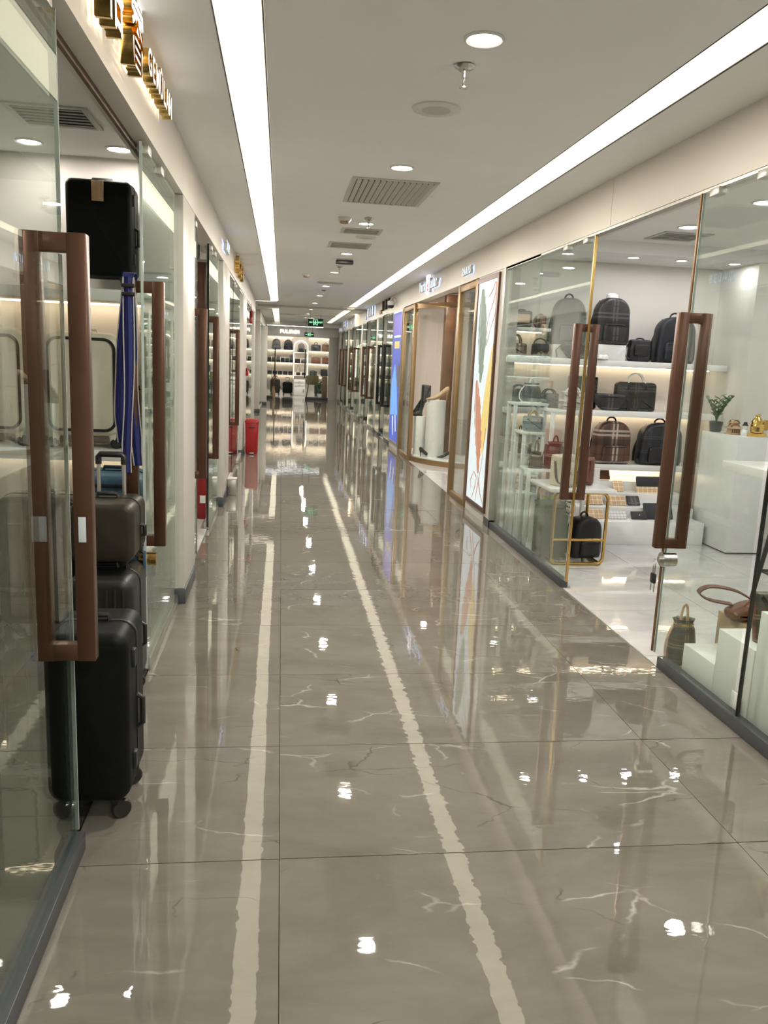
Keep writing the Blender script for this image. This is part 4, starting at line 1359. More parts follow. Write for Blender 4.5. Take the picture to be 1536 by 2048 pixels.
def plant(label, loc, h, n, spread, m_='leaf', pot='white_gloss', pot_r=0.07, pot_h=0.12, leaf_w=0.018, leaf_l=0.07, seed=1, name='potted_plant'):
    rnd = random.Random(seed)
    t = thing(name, label, 'plant', loc)
    M().lathe([(pot_r * 0.7, 0), (pot_r * 0.8, 0.005), (pot_r, pot_h * 0.95), (pot_r, pot_h), (pot_r * 0.88, pot_h), (pot_r * 0.8, pot_h * 0.9)], 20).build('pot', pot, t)
    M().lathe([(pot_r * 0.8, pot_h * 0.85), (pot_r * 0.8, pot_h * 0.9)], 16).build('soil', 'wood', t)
    lf = M().add([(0, 0, 0), (leaf_w * 0.7, 0.004, leaf_l * 0.25), (leaf_w, 0.002, leaf_l * 0.5), (leaf_w * 0.6, -0.004, leaf_l * 0.8), (0, -0.012, leaf_l), (-leaf_w * 0.6, -0.004, leaf_l * 0.8), (-leaf_w, 0.002, leaf_l * 0.5), (-leaf_w * 0.7, 0.004, leaf_l * 0.25), (0, -0.003, leaf_l * 0.5)],
                 [(0, 1, 8), (1, 2, 8), (2, 3, 8), (3, 4, 8), (4, 5, 8), (5, 6, 8), (6, 7, 8), (7, 0, 8)]).mesh('leaf', m_)
    for i in range(n):
        a = 2 * PI * i / n + rnd.random() * 0.6
        ln = h * (0.7 + 0.3 * rnd.random())
        sp = spread * (0.3 + 0.7 * rnd.random())
        pts = [Vector((sp * math.cos(a) * s ** 1.5, sp * math.sin(a) * s ** 1.5, pot_h * 0.9 + ln * s)) for s in (0, 0.25, 0.5, 0.75, 1)]
        st = M().tube(pts, [0.004, 0.0036, 0.003, 0.0025, 0.001], 5).build('stem', m_, t)
        for j in range(9):
            s = 0.25 + 0.75 * j / 8
            k = min(3, int(s * 4))
            p = pts[k].lerp(pts[k + 1], s * 4 - k)
            link('leaf', lf, st, p, (0.7 + 0.3 * rnd.random(), 0, a + (PI / 2 if j % 2 else -PI / 2) * (0.75 + 0.3 * rnd.random()) + PI / 2))
    return t


plant('leafy light green plant on the floor under the console table', (2.29, 6.375, 0.0), 0.37, 9, 0.13, 'leaf_light', 'white_gloss', 0.06, 0.12, 0.022, 0.085, 3)
# counter and things on it
t = thing('display_counter', 'tall plain white counter topped with golden ornaments', 'counter', (3.905, 6.61, 0))
M().rbox(-0.125, 0.20, -0.34, 0.26, 0.012, 1.0, 0.003).build('carcass', 'white_gloss', t)
M().box(-0.115, 0.19, -0.33, 0.26, 0, 0.014).build('plinth_gap', 'dark_base', t)
plant('glossy green plant in a dark pot behind the white counter ornaments', (3.85, 6.78, 1.0), 0.24, 8, 0.13, 'leaf', 'dark_base', 0.06, 0.09, 0.016, 0.062, 5)
t = thing('pagoda_ornament', 'small wooden pagoda ornament on the white counter', 'ornament', (3.87, 6.52, 1.0))
M().rbox(-0.06, 0.06, -0.05, 0.05, 0, 0.012, 0.003).build('base', 'tan_leather', t)
M().loft(rrect(0.09, 0.075, 0.004), [(0.012, 0), (0.05, 0.004), (0.052, -0.012), (0.075, 0.016), (0.095, 0.02), (0.097, 0.008), (0.125, 0.034)], 'Z').build('tower', 'tan_leather', t)
for k in range(4):
    M().rbox(-0.036 + 0.02 * k, -0.026 + 0.02 * k, -0.041, -0.036, 0.016, 0.046, 0.001).build('post', 'wood', t)
t = thing('figurine', 'small white figurine with dark hat on the white counter', 'figurine', (3.90, 6.40, 1.0))
M().lathe([(0.026, 0), (0.032, 0.02), (0.028, 0.045), (0.018, 0.055), (0.026, 0.068), (0.024, 0.085), (0.01, 0.095)], 16).build('body', 'white_gloss', t)
M().lathe([(0.026, 0.086), (0.024, 0.09), (0.016, 0.10), (0.014, 0.115), (0.004, 0.118)], 14).build('hat', 'black_plastic', t)
t = thing('golden_ornament', 'shiny golden boat shaped ornament on the white counter', 'ornament', (3.985, 6.36, 1.0))
M().rbox(-0.075, 0.075, -0.04, 0.04, 0, 0.03, 0.008).build('base', 'gold_bright', t)
M().rbox(-0.05, 0.045, -0.035, 0.035, 0.03, 0.11, 0.014).build('chest', 'gold_bright', t)
M().lathe([(0.042, 0.105), (0.05, 0.125), (0.034, 0.15), (0.018, 0.165), (0.022, 0.178), (0.008, 0.19)], 18, (-0.005, 0, 0)).build('ingot', 'gold_bright', t)
M().puff(rrect(0.05, 0.085, 0.015), 0.02, 0.008, 'Y', (0.062, -0.02, 0.10)).build('plaque', 'gold', t)
M().rbox(-0.03, 0.0, -0.037, -0.034, 0.045, 0.08, 0.001).build('panel', 'wood', t)
t = thing('card_holder', 'small clear card holder at the right of the golden ornament', 'card holder', (4.055, 6.34, 1.0))
M().rbox(-0.03, 0.03, -0.02, 0.02, 0, 0.006, 0.002).build('foot', 'clear_plastic', t)
M().rbox(-0.025, 0.025, 0.006, 0.010, 0.006, 0.09, 0.001).build('card', 'paper', t)
# side table and stool at the right edge
t = thing('side_desk', 'white slab desk at the right edge behind the glass', 'desk', (3.35, 4.55, 0))
M().rbox(-0.52, 0.5, -0.25, 0.3, 0.905, 0.96, 0.003).build('top', 'white_gloss', t)
M().rbox(0.2, 0.45, -0.2, 0.25, 0, 0.905, 0.003).build('pedestal', 'white_gloss', t)
t = thing('bar_stool', 'dark green velvet stool with black legs behind the glass', 'stool', (3.12, 4.35, 0))
M().puff(rrect(0.36, 0.36, 0.1), 0.10, 0.035, 'Z', (0, 0, 0.74)).build('seat', 'velvet', t)
M().loft(rrect(0.36, 0.12, 0.05), [(0.76, 0), (0.86, 0.0), (0.88, 0.02)], 'Z', (0, 0.14, 0)).build('backrest', 'velvet', t)
for sx in (-1, 1):
    for sy in (-1, 1):
        M().cyl((sx * 0.12, sy * 0.12, 0.70), (sx * 0.19, sy * 0.19, 0), 0.016, 8, 0.012).build('leg', 'black_metal', t)
P = [(0.155 * a, 0.155 * b, 0.32) for a, b in ((1, 1), (-1, 1), (-1, -1), (1, -1))]
M().tube(P, 0.009, 6, closed=True).build('foot_ring', 'black_metal', t)

# stepped bag stands at the near right glass
t = thing('stepped_stand', 'white stepped bag stand against the near right glass', 'display stand', (2.02, 3.0, 0))
for (a, b, z) in ((0.32, 0.61, 0.177), (0.025, 0.32, 0.355), (-0.27, 0.025, 0.533), (-0.56, -0.27, 0.71)):
    M().rbox(0.0, 0.20, a + 0.001, b - 0.001, 0, z, 0.002).build('step', 'white_matte', t)
t = thing('stepped_stand', 'tan board stepped bag stand behind the white one', 'display stand', (2.235, 3.0, 0))
for (a, b, z) in ((0.42, 0.70, 0.32), (0.10, 0.42, 0.49), (-0.25, 0.10, 0.62)):
    M().rbox(0.0, 0.24, a + 0.001, b - 0.001, 0, z, 0.002).build('step', 'tan_board', t)
o = bucket_bag('dark green check bucket bag on the floor at the foot of the white steps', (2.10, 3.78, 0), 0.072, 0.25, 'plaid_green', 'gold', strap='tan_leather', handle_h=0.09)
t = thing('hobo_bag', 'soft brown hobo bag drooping over the tan step', 'bag', (2.36, 3.55, 0.32))
M().puff(rpoly([(-0.16, 0.0), (0.15, 0.0), (0.17, 0.06), (0.10, 0.085), (-0.05, 0.10), (-0.17, 0.05)], 0.05), 0.12, 0.035, 'Y').build('body', 'brown_leather', t)
M().ribbon([(-0.02, 0, 0.085), (-0.12, 0.02, 0.14), (-0.24, 0.05, 0.155), (-0.29, 0.07, 0.12), (-0.24, 0.06, 0.085), (-0.13, 0.03, 0.07)], 0.03, 0.007, (0, 1, 0.2)).build('strap', 'rust_leather', t)
M().ribbon([(0.03, -0.05, 0.09), (0.04, -0.06, 0.14), (0.08, -0.06, 0.145), (0.10, -0.06, 0.09)], 0.02, 0.006, (0, 1, 0)).build('knot', 'green_leather', t)
case_bag('large smooth brown tote on the upper tan step', (2.37, 3.22, 0.49), 0.26, 0.16, 0.12, 'brown_leather', 0.13, 'rust_leather', name='tote_bag', slant=0.06)
case_bag('dark brown slouchy bag on the highest tan step', (2.36, 2.9, 0.62), 0.2, 0.18, 0.14, 'brown_leather', 0.12, 'tan_leather', name='tote_bag', slant=0.1)
o = pouch('beige check pouch with black stripes leaning on the white steps', (2.15, 3.13, 0.358), 0.15, 0.22, 'plaid_green', 0.25, name='pouch', d=0.07)
satchel('beige check shoulder bag on the upper white step', (2.14, 2.86, 0.533), 0.16, 0.16, 0.08, 'plaid_beige', 'plaid_beige', 'brown_leather', strap_h=0.1)
t = thing('price_tag', 'small white price tag standing inside the near right glass', 'tag', (2.003, 3.10, 0.06))
M().rbox(-0.002, 0.002, -0.03, 0.03, 0, 0.075, 0.001).build('card', 'paper', t)
# ------------------------------------------------------------------ THIRD PART


# ------------------------------------------------------------------ light boxes on the right wall
def lightbox(label, y0, y1, z0, z1, frame, w_=0.045):
    """illuminated poster case, local u runs along -Y, v up"""
    t = thing('light_box', label, 'light box', (XR - 0.004, y1, z0))
    W, H = y1 - y0, z1 - z0
    mb = M()
    mb.box(-0.012, 0.05, -w_, 0, 0, H).box(-0.012, 0.05, -W, -W + w_, 0, H).box(-0.012, 0.05, -W + w_, -w_, 0, w_).box(-0.012, 0.05, -W + w_, -w_, H - w_, H)
    mb.build('frame', frame, t)
    return t, W, H


def poly_u(pts, x, W):
    """flat printed shape on the poster: (u, v) from its far edge"""
    mb = M()
    mb.add([(x, -u, v) for u, v in pts], [tuple(range(len(pts)))])
    return mb


def feather(cx, top, bot, wd, lean, n, seed, jag):
    rnd = random.Random(seed)
    L_, R_ = [], []
    for k in range(n + 1):
        s = k / n
        v = top + (bot - top) * s
        u = cx + lean * s + 0.03 * math.sin(s * 2.5)
        hw = wd * (math.sin(PI * min(1, s * 0.93 + 0.05)) ** 0.75)
        j = jag * rnd.random() * (0.3 + s)
        L_.append((u - hw * (1 - j), v - (0.02 if k % 2 else 0)))
        R_.append((u + hw * (1 - jag * rnd.random() * (0.3 + s)), v - (0.02 if k % 2 else 0)))
    return L_, R_


def gradient_emit(name, c1, c2, s, scale=3.0, ax='Z', z0=0.0, z1=1.0):
    m, t, b = nt(name)
    N, L = t.nodes, t.links
    tc = N.new('ShaderNodeTexCoord')
    mp = N.new('ShaderNodeMapping')
    mp.inputs['Scale'].default_value = (1, 26, 2.2)
    mp.inputs['Rotation'].default_value = (0.35, 0, 0)
    L.new(tc.outputs['Object'], mp.inputs['Vector'])
    no = N.new('ShaderNodeTexNoise')
    no.inputs['Scale'].default_value = scale
    no.inputs['Detail'].default_value = 4
    L.new(mp.outputs[0], no.inputs['Vector'])
    r = N.new('ShaderNodeValToRGB')
    r.color_ramp.elements[0].position = 0.35
    r.color_ramp.elements[1].position = 0.65
    r.color_ramp.elements[0].color = c1 + (1,)
    r.color_ramp.elements[1].color = c2 + (1,)
    L.new(no.outputs['Fac'], r.inputs['Fac'])
    L.new(r.outputs[0], b.inputs['Emission Color'])
    b.inputs['Emission Strength'].default_value = s
    b.inputs['Base Color'].default_value = (0.1, 0.1, 0.1, 1)
    MT[name] = m


PE = 0.72
gradient_emit('poster_white', (0.78, 0.90, 0.93), (0.88, 0.96, 0.95), PE, 1.5)
gradient_emit('poster_green', (0.03, 0.09, 0.065), (0.26, 0.38, 0.26), PE, 5)
gradient_emit('poster_orange', (0.42, 0.09, 0.03), (0.75, 0.32, 0.15), PE, 5)
gradient_emit('poster_yellow', (0.80, 0.50, 0.05), (0.95, 0.80, 0.25), PE, 9)
gradient_emit('poster_brown', (0.35, 0.12, 0.04), (0.6, 0.28, 0.12), PE, 5)
gradient_emit('poster_blue', (0.008, 0.02, 0.42), (0.035, 0.14, 0.75), 0.75, 2)
gradient_emit('poster_sky', (0.06, 0.28, 0.90), (0.22, 0.58, 1.0), 0.75, 2)
gradient_emit('poster_violet', (0.07, 0.045, 0.5), (0.22, 0.15, 0.75), 0.75, 2)
gradient_emit('poster_dark', (0.03, 0.03, 0.05), (0.06, 0.06, 0.09), 1.0, 4)
M().box(XR + 0.004, XR + 0.14, 7.215, 8.215, 0, ZF).build('light_box_pier', 'pillar', wr)
M().box(XR - 0.002, XR + 0.06, 7.20, 7.235, 0.0, ZF).build('pier_trim', 'alu', wr)
M().box(XR - 0.006, XR + 0.05, 7.2, 7.40, 0, 0.07).build('skirting', 'dark_base', wr)
t, W, H = lightbox('tall lit poster of coloured feathers in a brown frame', 7.37, 8.20, 0.10, 2.33, 'bronze')
M().box(-0.002, 0.004, -W + 0.045, -0.045, 0.045, H - 0.045).build('poster', 'poster_white', t)
x = -0.004


def pfeather(m_, *a):
    L_, R_ = feather(*a)
    V = [(x, -u, v) for u, v in L_] + [(x, -u, v) for u, v in R_]
    n = len(L_)
    M().add(V, [(k, k + 1, n + k + 1, n + k) for k in range(n - 1)]).build('printed_feather', m_, t, smooth=0)


pts = [(0.70, 1.55), (0.78, 1.62), (0.78, 1.0), (0.70, 0.72), (0.56, 0.52), (0.50, 0.62), (0.48, 0.88), (0.54, 1.15)]
poly_u(pts, -0.003, W).build('printed_patch', 'poster_yellow', t, smooth=0)
pfeather('poster_green', 0.23, 2.12, 1.22, 0.185, 0.10, 22, 3, 0.35)
pfeather('poster_orange', 0.21, 1.24, 0.34, 0.165, 0.26, 22, 4, 0.4)
for (pp, r_) in (([(0.17, 2.13), (0.21, 1.7), (0.25, 1.25), (0.26, 1.10)], 0.004), ([(0.16, 1.2), (0.28, 0.8), (0.41, 0.40), (0.50, 0.24)], 0.004)):
    M().tube([(x - 0.0005, -u, v) for u, v in pp], r_, 5, flat=0.2, side=(1, 0, 0)).build('printed_quill', 'poster_white', t)
for pp in ([(0.78, 2.15), (0.66, 1.98), (0.52, 1.85), (0.44, 1.70)], [(0.78, 2.08), (0.74, 1.85), (0.60, 1.72), (0.50, 1.58)], [(0.70, 2.16), (0.60, 2.08), (0.48, 2.03)],
           [(0.24, 0.16), (0.20, 0.24), (0.32, 0.34), (0.42, 0.30)], [(0.30, 0.07), (0.40, 0.20), (0.46, 0.33), (0.58, 0.20)], [(0.44, 0.06), (0.50, 0.22), (0.60, 0.42), (0.68, 0.80)], [(0.52, 0.30), (0.62, 0.16), (0.74, 0.08)]):
    M().tube([(x, -u, v) for u, v in pp], [0.006 + 0.006 * (k % 2) for k in range(len(pp))], 5, flat=0.15, side=(1, 0, 0)).build('printed_stroke', 'poster_brown', t)
pts = [(0.78, 2.13), (0.70, 2.16), (0.73, 1.95), (0.78, 1.75)]
poly_u(pts, -0.0035, W).build('printed_patch', 'poster_orange', t, smooth=0)

M().box(XR + 0.004, XR + 0.14, 13.30, 14.42, 0, ZF).build('light_box_pier', 'pillar', wr)
t, W, H = lightbox('tall lit blue advertising poster farther down the right wall', 13.32, 14.40, 0.10, 2.32, 'alu', 0.03)
M().box(-0.002, 0.004, -W + 0.03, -0.03, 0.03, H - 0.03).build('poster', 'poster_blue', t)
for m_, pts in (('poster_violet', [(0.05, 2.15), (0.05, 1.85), (1.03, 1.80), (1.03, 2.15)]), ('poster_yellow', [(0.25, 1.72), (0.25, 1.60), (0.85, 1.60), (0.85, 1.72)]),
                ('poster_white', [(0.15, 1.82), (0.15, 1.78), (0.95, 1.78), (0.95, 1.82)]),
                ('poster_sky', [(0.05, 1.0), (0.05, 0.45), (0.95, 0.5), (0.7, 1.05), (0.4, 1.35)]), ('poster_dark', [(0.62, 1.30), (0.62, 1.0), (0.98, 0.95), (0.98, 1.35)]),
                ('poster_brown', [(0.18, 1.05), (0.2, 0.85), (0.45, 0.9), (0.4, 1.02)]), ('poster_white', [(0.3, 0.45), (0.42, 0.12), (0.5, 0.12), (0.45, 0.45)]), ('poster_white', [(0.62, 0.5), (0.75, 0.2), (0.85, 0.22), (0.7, 0.55)])):
    poly_u(pts, -0.003 - 0.0004 * len(pts), W).build('printed_patch', m_, t, smooth=0)

# ------------------------------------------------------------------ gold framed shoe shop
gs = struct('window_gold_front', None, None)
for a, b in ((8.25, 8.31), (9.04, 9.14), (12.16, 12.26), (13.2, 13.29)):
    M().rbox(XR - 0.006, XR + 0.05, a, b, 0, 2.34, 0.004).build('post', 'gold_frame', gs)
for a, b in ((8.31, 9.04), (12.26, 13.2)):
    M().rbox(XR, XR + 0.045, a, b, 2.27, 2.335, 0.003).build('head_bar', 'gold_frame', gs)
    M().rbox(XR, XR + 0.045, a, b, 0, 0.06, 0.003).build('base_bar', 'gold_frame', gs)
    pane(gs, XR + 0.022, a, b, 0.06, 2.27, 'glass_clear')
curve = [(1.985, 12.21), (2.06, 11.98), (2.17, 11.76), (2.31, 11.57), (2.48, 11.42), (2.68, 11.33), (2.92, 11.30), (3.2, 11.30)]
for z, nm in ((0.035, 'base_bar'), (2.305, 'head_bar')):
    M().ribbon([(a, b, z) for a, b in curve], 0.075, 0.05, (0, 0, 1)).build(nm, 'gold_frame', gs)
V, F = [], []
for a, b in curve:
    V += [(a, b, 0.07), (a, b, 2.27), (a + 0.004, b + 0.008, 2.27), (a + 0.004, b + 0.008, 0.07)]
for k in range(len(curve) - 1):
    for q in range(4):
        q2 = (q + 1) % 4
        F.append((k * 4 + q, k * 4 + 4 + q, k * 4 + 4 + q2, k * 4 + q2))
M().add(V, F).build('pane', 'glass_clear', gs)
box('wall_shoe_shop_near', 'grey_wall', XR + 0.14, 4.3, 8.24, 8.30, 0, ZC)
box('wall_shoe_shop_side', 'grey_wall', 4.2, 4.3, 7.6, YE, 0, ZC)
box('wall_shoe_shop_far', 'pink_wall', XR + 0.14, 4.2, 13.34, 13.42, 0, ZC)
box('wall_shoe_shop_panels', 'grey_wall', 3.25, 3.30, 8.3, 11.3, 0, ZC)
me = M().rbox(-0.012, 0.0, -0.012, 0.012, 0.05, 2.3, 0.002).mesh('batten', 'alu')
for k in range(7):
    link('batten', me, bpy.data.objects['wall_shoe_shop_panels'], (3.25, 8.6 + k * 0.4, 0))
M().box(XR + 0.12, 4.2, 7.6, YE, 2.58, 2.60).build('ceiling_shop_row_right', 'ceiling_paint', ce)
V = [(3.2, 13.33)]
pk = [(2.05, 13.2), (2.3, 13.28), (2.62, 13.05), (2.78, 12.72), (2.82, 12.4)]
struct('wall_display_curve', M().ribbon([(a, b, 1.29) for a, b in pk], 2.56, 0.03, (0, 0, 1)), 'pink_wall')
t = thing('display_platform', 'white curved platform of the shoe window', 'display platform', (0, 0, 0))
out = [(a + 0.02, b + 0.03) for a, b in curve] + [(3.2, 12.3), (2.80, 12.35), (2.6, 12.95), (2.3, 13.18), (2.05, 13.1)]
M().loft(out, [(0.0, 0), (0.085, 0), (0.09, 0.004)], 'Z').build('deck', 'white_gloss', t)
t = thing('wood_column', 'brown wooden column behind the shoe window', 'column', (2.545, 12.48, 0.09))
M().rbox(-0.075, 0.085, -0.08, 0.08, 0, 2.42, 0.01).build('shaft', 'wood', t)
M().rbox(-0.08, 0.09, -0.085, 0.085, 0, 0.03, 0.004).build('foot', 'gold_frame', t)
t = thing('plinth', 'tall round white plinth with the tan pump on top', 'plinth', (2.33, 12.05, 0.09))
M().lathe([(0.145, 0), (0.145, 0.845), (0.14, 0.85)], 32).build('drum', 'white_matte', t)
t = thing('plinth', 'shorter round white plinth with the black boot on top', 'plinth', (2.13, 12.25, 0.09))
M().lathe([(0.09, 0), (0.09, 0.585), (0.087, 0.59)], 28).build('drum', 'white_matte', t)


def pump(label, loc, m_, rz, s=1.0, heel='tan_leather'):
    t = thing('high_heel_shoe', label, 'shoe', loc, rz)
    prof = [(-0.115, 0.085, 0.026, 0.065), (-0.09, 0.075, 0.030, 0.07), (-0.05, 0.05, 0.028, 0.06), (0.0, 0.022, 0.030, 0.05), (0.045, 0.006, 0.036, 0.045), (0.09, 0.004, 0.036, 0.026), (0.12, 0.004, 0.022, 0.018), (0.138, 0.004, 0.006, 0.008)]
    V, F = [], []
    n = 10
    for (px, z, hw, hh) in prof:
        for q in range(n):
            a = 2 * PI * q / n
            V.append((px * s, hw * math.cos(a) * s, (z + hh / 2 + hh / 2 * math.sin(a)) * s))
    for k in range(len(prof) - 1):
        for q in range(n):
            q2 = (q + 1) % n
            F.append((k * n + q, k * n + n + q, k * n + n + q2, k * n + q2))
    F += [tuple(range(n)), tuple((len(prof) - 1) * n + q for q in range(n))[::-1]]
    M().add(V, F).build('upper', m_, t)
    M().tube([(-0.105 * s, 0, 0.09 * s), (-0.098 * s, 0, 0.04 * s), (-0.10 * s, 0, 0)], [0.016 * s, 0.007 * s, 0.005 * s], 8).build('heel', heel, t)
    M().ribbon([(-0.1 * s, 0, 0.084 * s), (-0.04 * s, 0, 0.045 * s), (0.03 * s, 0, 0.008 * s), (0.13 * s, 0, 0.003 * s)], 0.045 * s, 0.004, (0, 1, 0)).build('sole', heel, t)
    return t


pump('tan high heeled pump on the tall white plinth', (2.345, 12.02, 0.94), 'tan_leather', PI + 0.2, 1.4)
pump('black strappy shoe on the platform at the foot of the short plinth', (2.20, 11.98, 0.09), 'black_leather', 0.4, 1.0, 'black_leather')
pump('black and white shoe on the platform before the tall plinth', (2.46, 11.80, 0.09), 'black_leather', 2.6, 1.0, 'white_gloss')
t = thing('ankle_boot', 'tall black boot on the shorter white plinth', 'boot', (2.13, 12.25, 0.68))
M().puff(rpoly([(-0.15, 0.0), (0.02, 0.0), (0.03, 0.09), (0.06, 0.20), (0.14, 0.26), (0.14, 0.47), (0.0, 0.48), (-0.005, 0.22), (-0.035, 0.08), (-0.15, 0.03)], 0.015), 0.085, 0.03, 'Y').build('shaft', 'black_leather', t)
M().rbox(-0.02, 0.03, -0.03, 0.03, -0.0, 0.02, 0.003).build('heel', 'black_plastic', t)
t = thing('glass_shelf', 'small white shelf with a pale shoe inside the gold framed glass', 'shelf', (3.1, 9.6, 0.98))
M().rbox(-0.25, 0.15, -0.15, 0.15, 0, 0.03, 0.003).build('board', 'white_gloss', t)
M().rbox(0.10, 0.15, -0.05, 0.05, -0.2, 0.0, 0.003).build('bracket', 'alu', t)
pump('pale shoe on the small white shelf behind gold framed glass', (3.0, 9.6, 1.01), 'cream_leather', PI, 0.9, 'cream_leather')
for i, (x_, y_) in enumerate(((2.3, 11.95), (3.0, 10.4), (2.6, 9.3))):
    downlight('downlight inside the gold framed shoe shop, %s' % ('above the plinths', 'over the entrance', 'behind the near glass')[i], x_, y_, 2.575, 0.055, False, 9, 'downlights of the shoe shop')
# ------------------------------------------------------------------ right hand row of far shops
bays = [(14.42, 16.75, 'black_metal'), (17.05, 20.05, 'bronze'), (20.35, 24.1, 'bronze'), (24.4, 27.8, 'bronze')]
nm = ('first', 'second', 'third', 'fourth')
for i, (a, b, hm) in enumerate(bays):
    m1 = a + (b - a) * 0.36
    m2 = a + (b - a) * 0.68
    glazing(1, a, m1, (), chan_mat='dark_base' if i == 0 else 'alu')
    glazing(1, m2, b, (), chan_mat='dark_base' if i == 0 else 'alu')
    door_leaf('%s far right shop, near glass door with dark pull' % nm[i], 1, m1 - 0.75, m1 + 0.02, m1 + 0.02, m1 - 0.05, hm, X=GR - 0.024, seal='black_metal')
    door_leaf('%s far right shop, far glass door with dark pull' % nm[i], 1, m2 - 0.02, m2 + 0.75, m2 - 0.02, m2 + 0.05, hm, X=GR - 0.024, seal='black_metal')
    if i:
        M().box(XR + 0.24, 4.2, b + 0.1, b + 0.16, 0, 2.58).build('partition', 'shop_wall', wr)
    else:
        M().box(XR + 0.24, 4.2, 16.85, 16.91, 0, 2.58).build('partition', 'shop_wall', wr)
    yb = (16.84, 20.14, 24.19, 27.89)[i]
    shelf_unit('lit shelves on the end wall of the %s far right shop' % nm[i], 0, XR + 0.26, 4.1, yb - 0.34, yb, (1.85, 1.42, 1.0, 0.55), 0.03)
    for q in range(8):
        z = (1.85, 1.42, 1.0, 0.55)[q // 2]
        x_ = 2.42 + 0.5 * (q % 2) + 0.07 * (q // 2 % 2)
        lab = 'dark bag in the %s far right shop, %s shelf, %s one' % (nm[i], ('top', 'second', 'third', 'lowest')[q // 2], ('left', 'right')[q % 2])
        m_ = ('black_leather', 'brown_leather', 'grey_leather', 'navy_leather', 'rust_leather')[(q * 3 + i) % 5]
        if q % 3 == 0:
            backpack(lab, (x_, yb - 0.17, z), 0.26, 0.34, 0.13, m_, m_, detail=False)
        else:
            satchel(lab, (x_, yb - 0.17, z), 0.28, 0.22, 0.1, m_, m_, strap_h=0.07)
    downlight('downlight inside the %s far right shop' % nm[i], 2.9, (a + b) / 2, 2.575, 0.06, False, 12, 'downlights of the far right shops')

# ------------------------------------------------------------------ end shop
EY = 29.0
we = struct('wall_end', M().box(-0.9, XR, EY, EY + 0.12, 2.16, ZC), 'fascia')
M().rbox(1.66, XR + 0.02, EY - 0.06, EY + 0.2, 0, 2.2, 0.006).build('pillar', 'pillar', we)
M().box(-0.56, XR, 28.3, 29.0, 2.50, ZC - 0.001).build('beam', 'ceiling_paint', we)
M().box(XL, XR, 19.15, 19.35, ZC - 0.035, ZC - 0.0005).build('shutter_box', 'vent', ce)
M().box(SL1 + 0.02, SR0 - 0.02, 22.9, 23.05, ZC - 0.03, ZC - 0.0005).build('shutter_box', 'vent', ce)
M().box(-3, 5, 32.2, 32.3, 0, ZC).build('back_panel', 'shop_wall', we)
M().box(-3, 5, EY + 0.12, 32.3, 2.42, 2.44).build('shop_ceiling', 'ceiling_paint', we)
M().box(XR, XR + 0.1, EY, 32.2, 0, 2.42).build('side_panel', 'shop_wall', we)
t = thing('ceiling_light_strip', 'thin bright line light crossing above the end shop sign', 'ceiling light', (0, 28.36, 2.50), 0, 'long luminous ceiling strips')
M().box(-0.5, 1.4, -0.03, 0.03, -0.012, 0).build('diffuser', 'led_cool', t)
ge = struct('window_end', None, None)
for (a, b) in ((0.86, 1.66), (-0.50, -0.28)):
    M().box(a, b, EY + 0.03, EY + 0.042, 0.07, 2.16).build('pane', 'glass_clear', ge, smooth=0)
    M().rbox(a, b, EY + 0.0, EY + 0.07, 0, 0.09, 0.003).build('base_channel', 'dark_base', ge)
for i, x_ in enumerate((-0.22, 0.83)):
    t = thing('glass_door', 'end shop glass door with dark pull, %s of the entrance' % ('left', 'right')[i], 'glass door', (x_, EY + 0.035, 0), 0, 'frameless glass shop doors')
    M().box(-0.06 if i == 0 else 0, 0 if i == 0 else 0.06, -0.005, 0.005, 0.01, 2.16).build('pane', 'glass_clear', t, smooth=0)
    M().rbox(-0.02, 0.02, -0.05, -0.012, 0.75, 1.75, 0.004).build('handle', 'black_metal', t)


def unit(label, x0, x1, zs, top):
    t = shelf_unit(label, 0, x0, x1, 31.85, 32.195, zs, 0.035)
    M().box(x0 - 0.015, x0, 31.85, 32.19, 0, top).build('upright', 'white_gloss', t)
    M().box(x1, x1 + 0.015, 31.85, 32.19, 0, top).build('upright', 'white_gloss', t)
    M().box(x0 + 0.02, x1 - 0.02, 32.12, 32.14, top - 0.02, top - 0.01).build('light_line', 'led', t)
    return t


unit('lit white shelf bay at the left of the end shop', -0.55, 0.45, (1.72, 1.245, 0.766), 2.2)
unit('lit white shelf bay at the right of the end shop', 1.03, 1.92, (1.72, 1.245, 0.766), 2.2)
t = thing('arched_niche', 'arched lit niche with shelves in the middle of the end shop', 'shelf', (0.74, 31.9, 0))
n = 14
Po = [(-0.27, 0.66), (-0.27, 1.82)] + [(-0.27 * math.cos(PI * k / n), 1.82 + 0.27 * math.sin(PI * k / n)) for k in range(1, n)] + [(0.27, 1.82), (0.27, 0.66)]
M().tube([(a, -0.02, b) for a, b in Po], 0.009, 8).build('arch_light', 'led', t)
for z in (1.65, 1.23, 0.77):
    M().rbox(-0.25, 0.25, 0, 0.28, z - 0.03, z, 0.003).build('shelf_board', 'white_gloss', t)
M().box(-0.27, 0.27, 0.285, 0.295, 0.6, 2.1).build('back_board', 'shop_wall', t)
t = thing('drawer_cabinet', 'white drawer cabinet under the arched niche', 'cabinet', (0.70, 31.6, 0))
M().rbox(-0.22, 0.22, -0.15, 0.2, 0, 0.62, 0.004).build('carcass', 'white_gloss', t)
for k in range(2):
    d_ = M().rbox(-0.2, 0.2, -0.162, -0.15, 0.48 - 0.12 * k, 0.58 - 0.12 * k, 0.003).build('drawer', 'white_gloss', t)
    M().rbox(-0.05, 0.05, -0.175, -0.162, 0.525 - 0.12 * k, 0.535 - 0.12 * k, 0.002).build('drawer_pull', 'black_metal', d_)
d_ = M().rbox(-0.2, 0.2, -0.162, -0.15, 0.02, 0.34, 0.003).build('door', 'white_gloss', t)
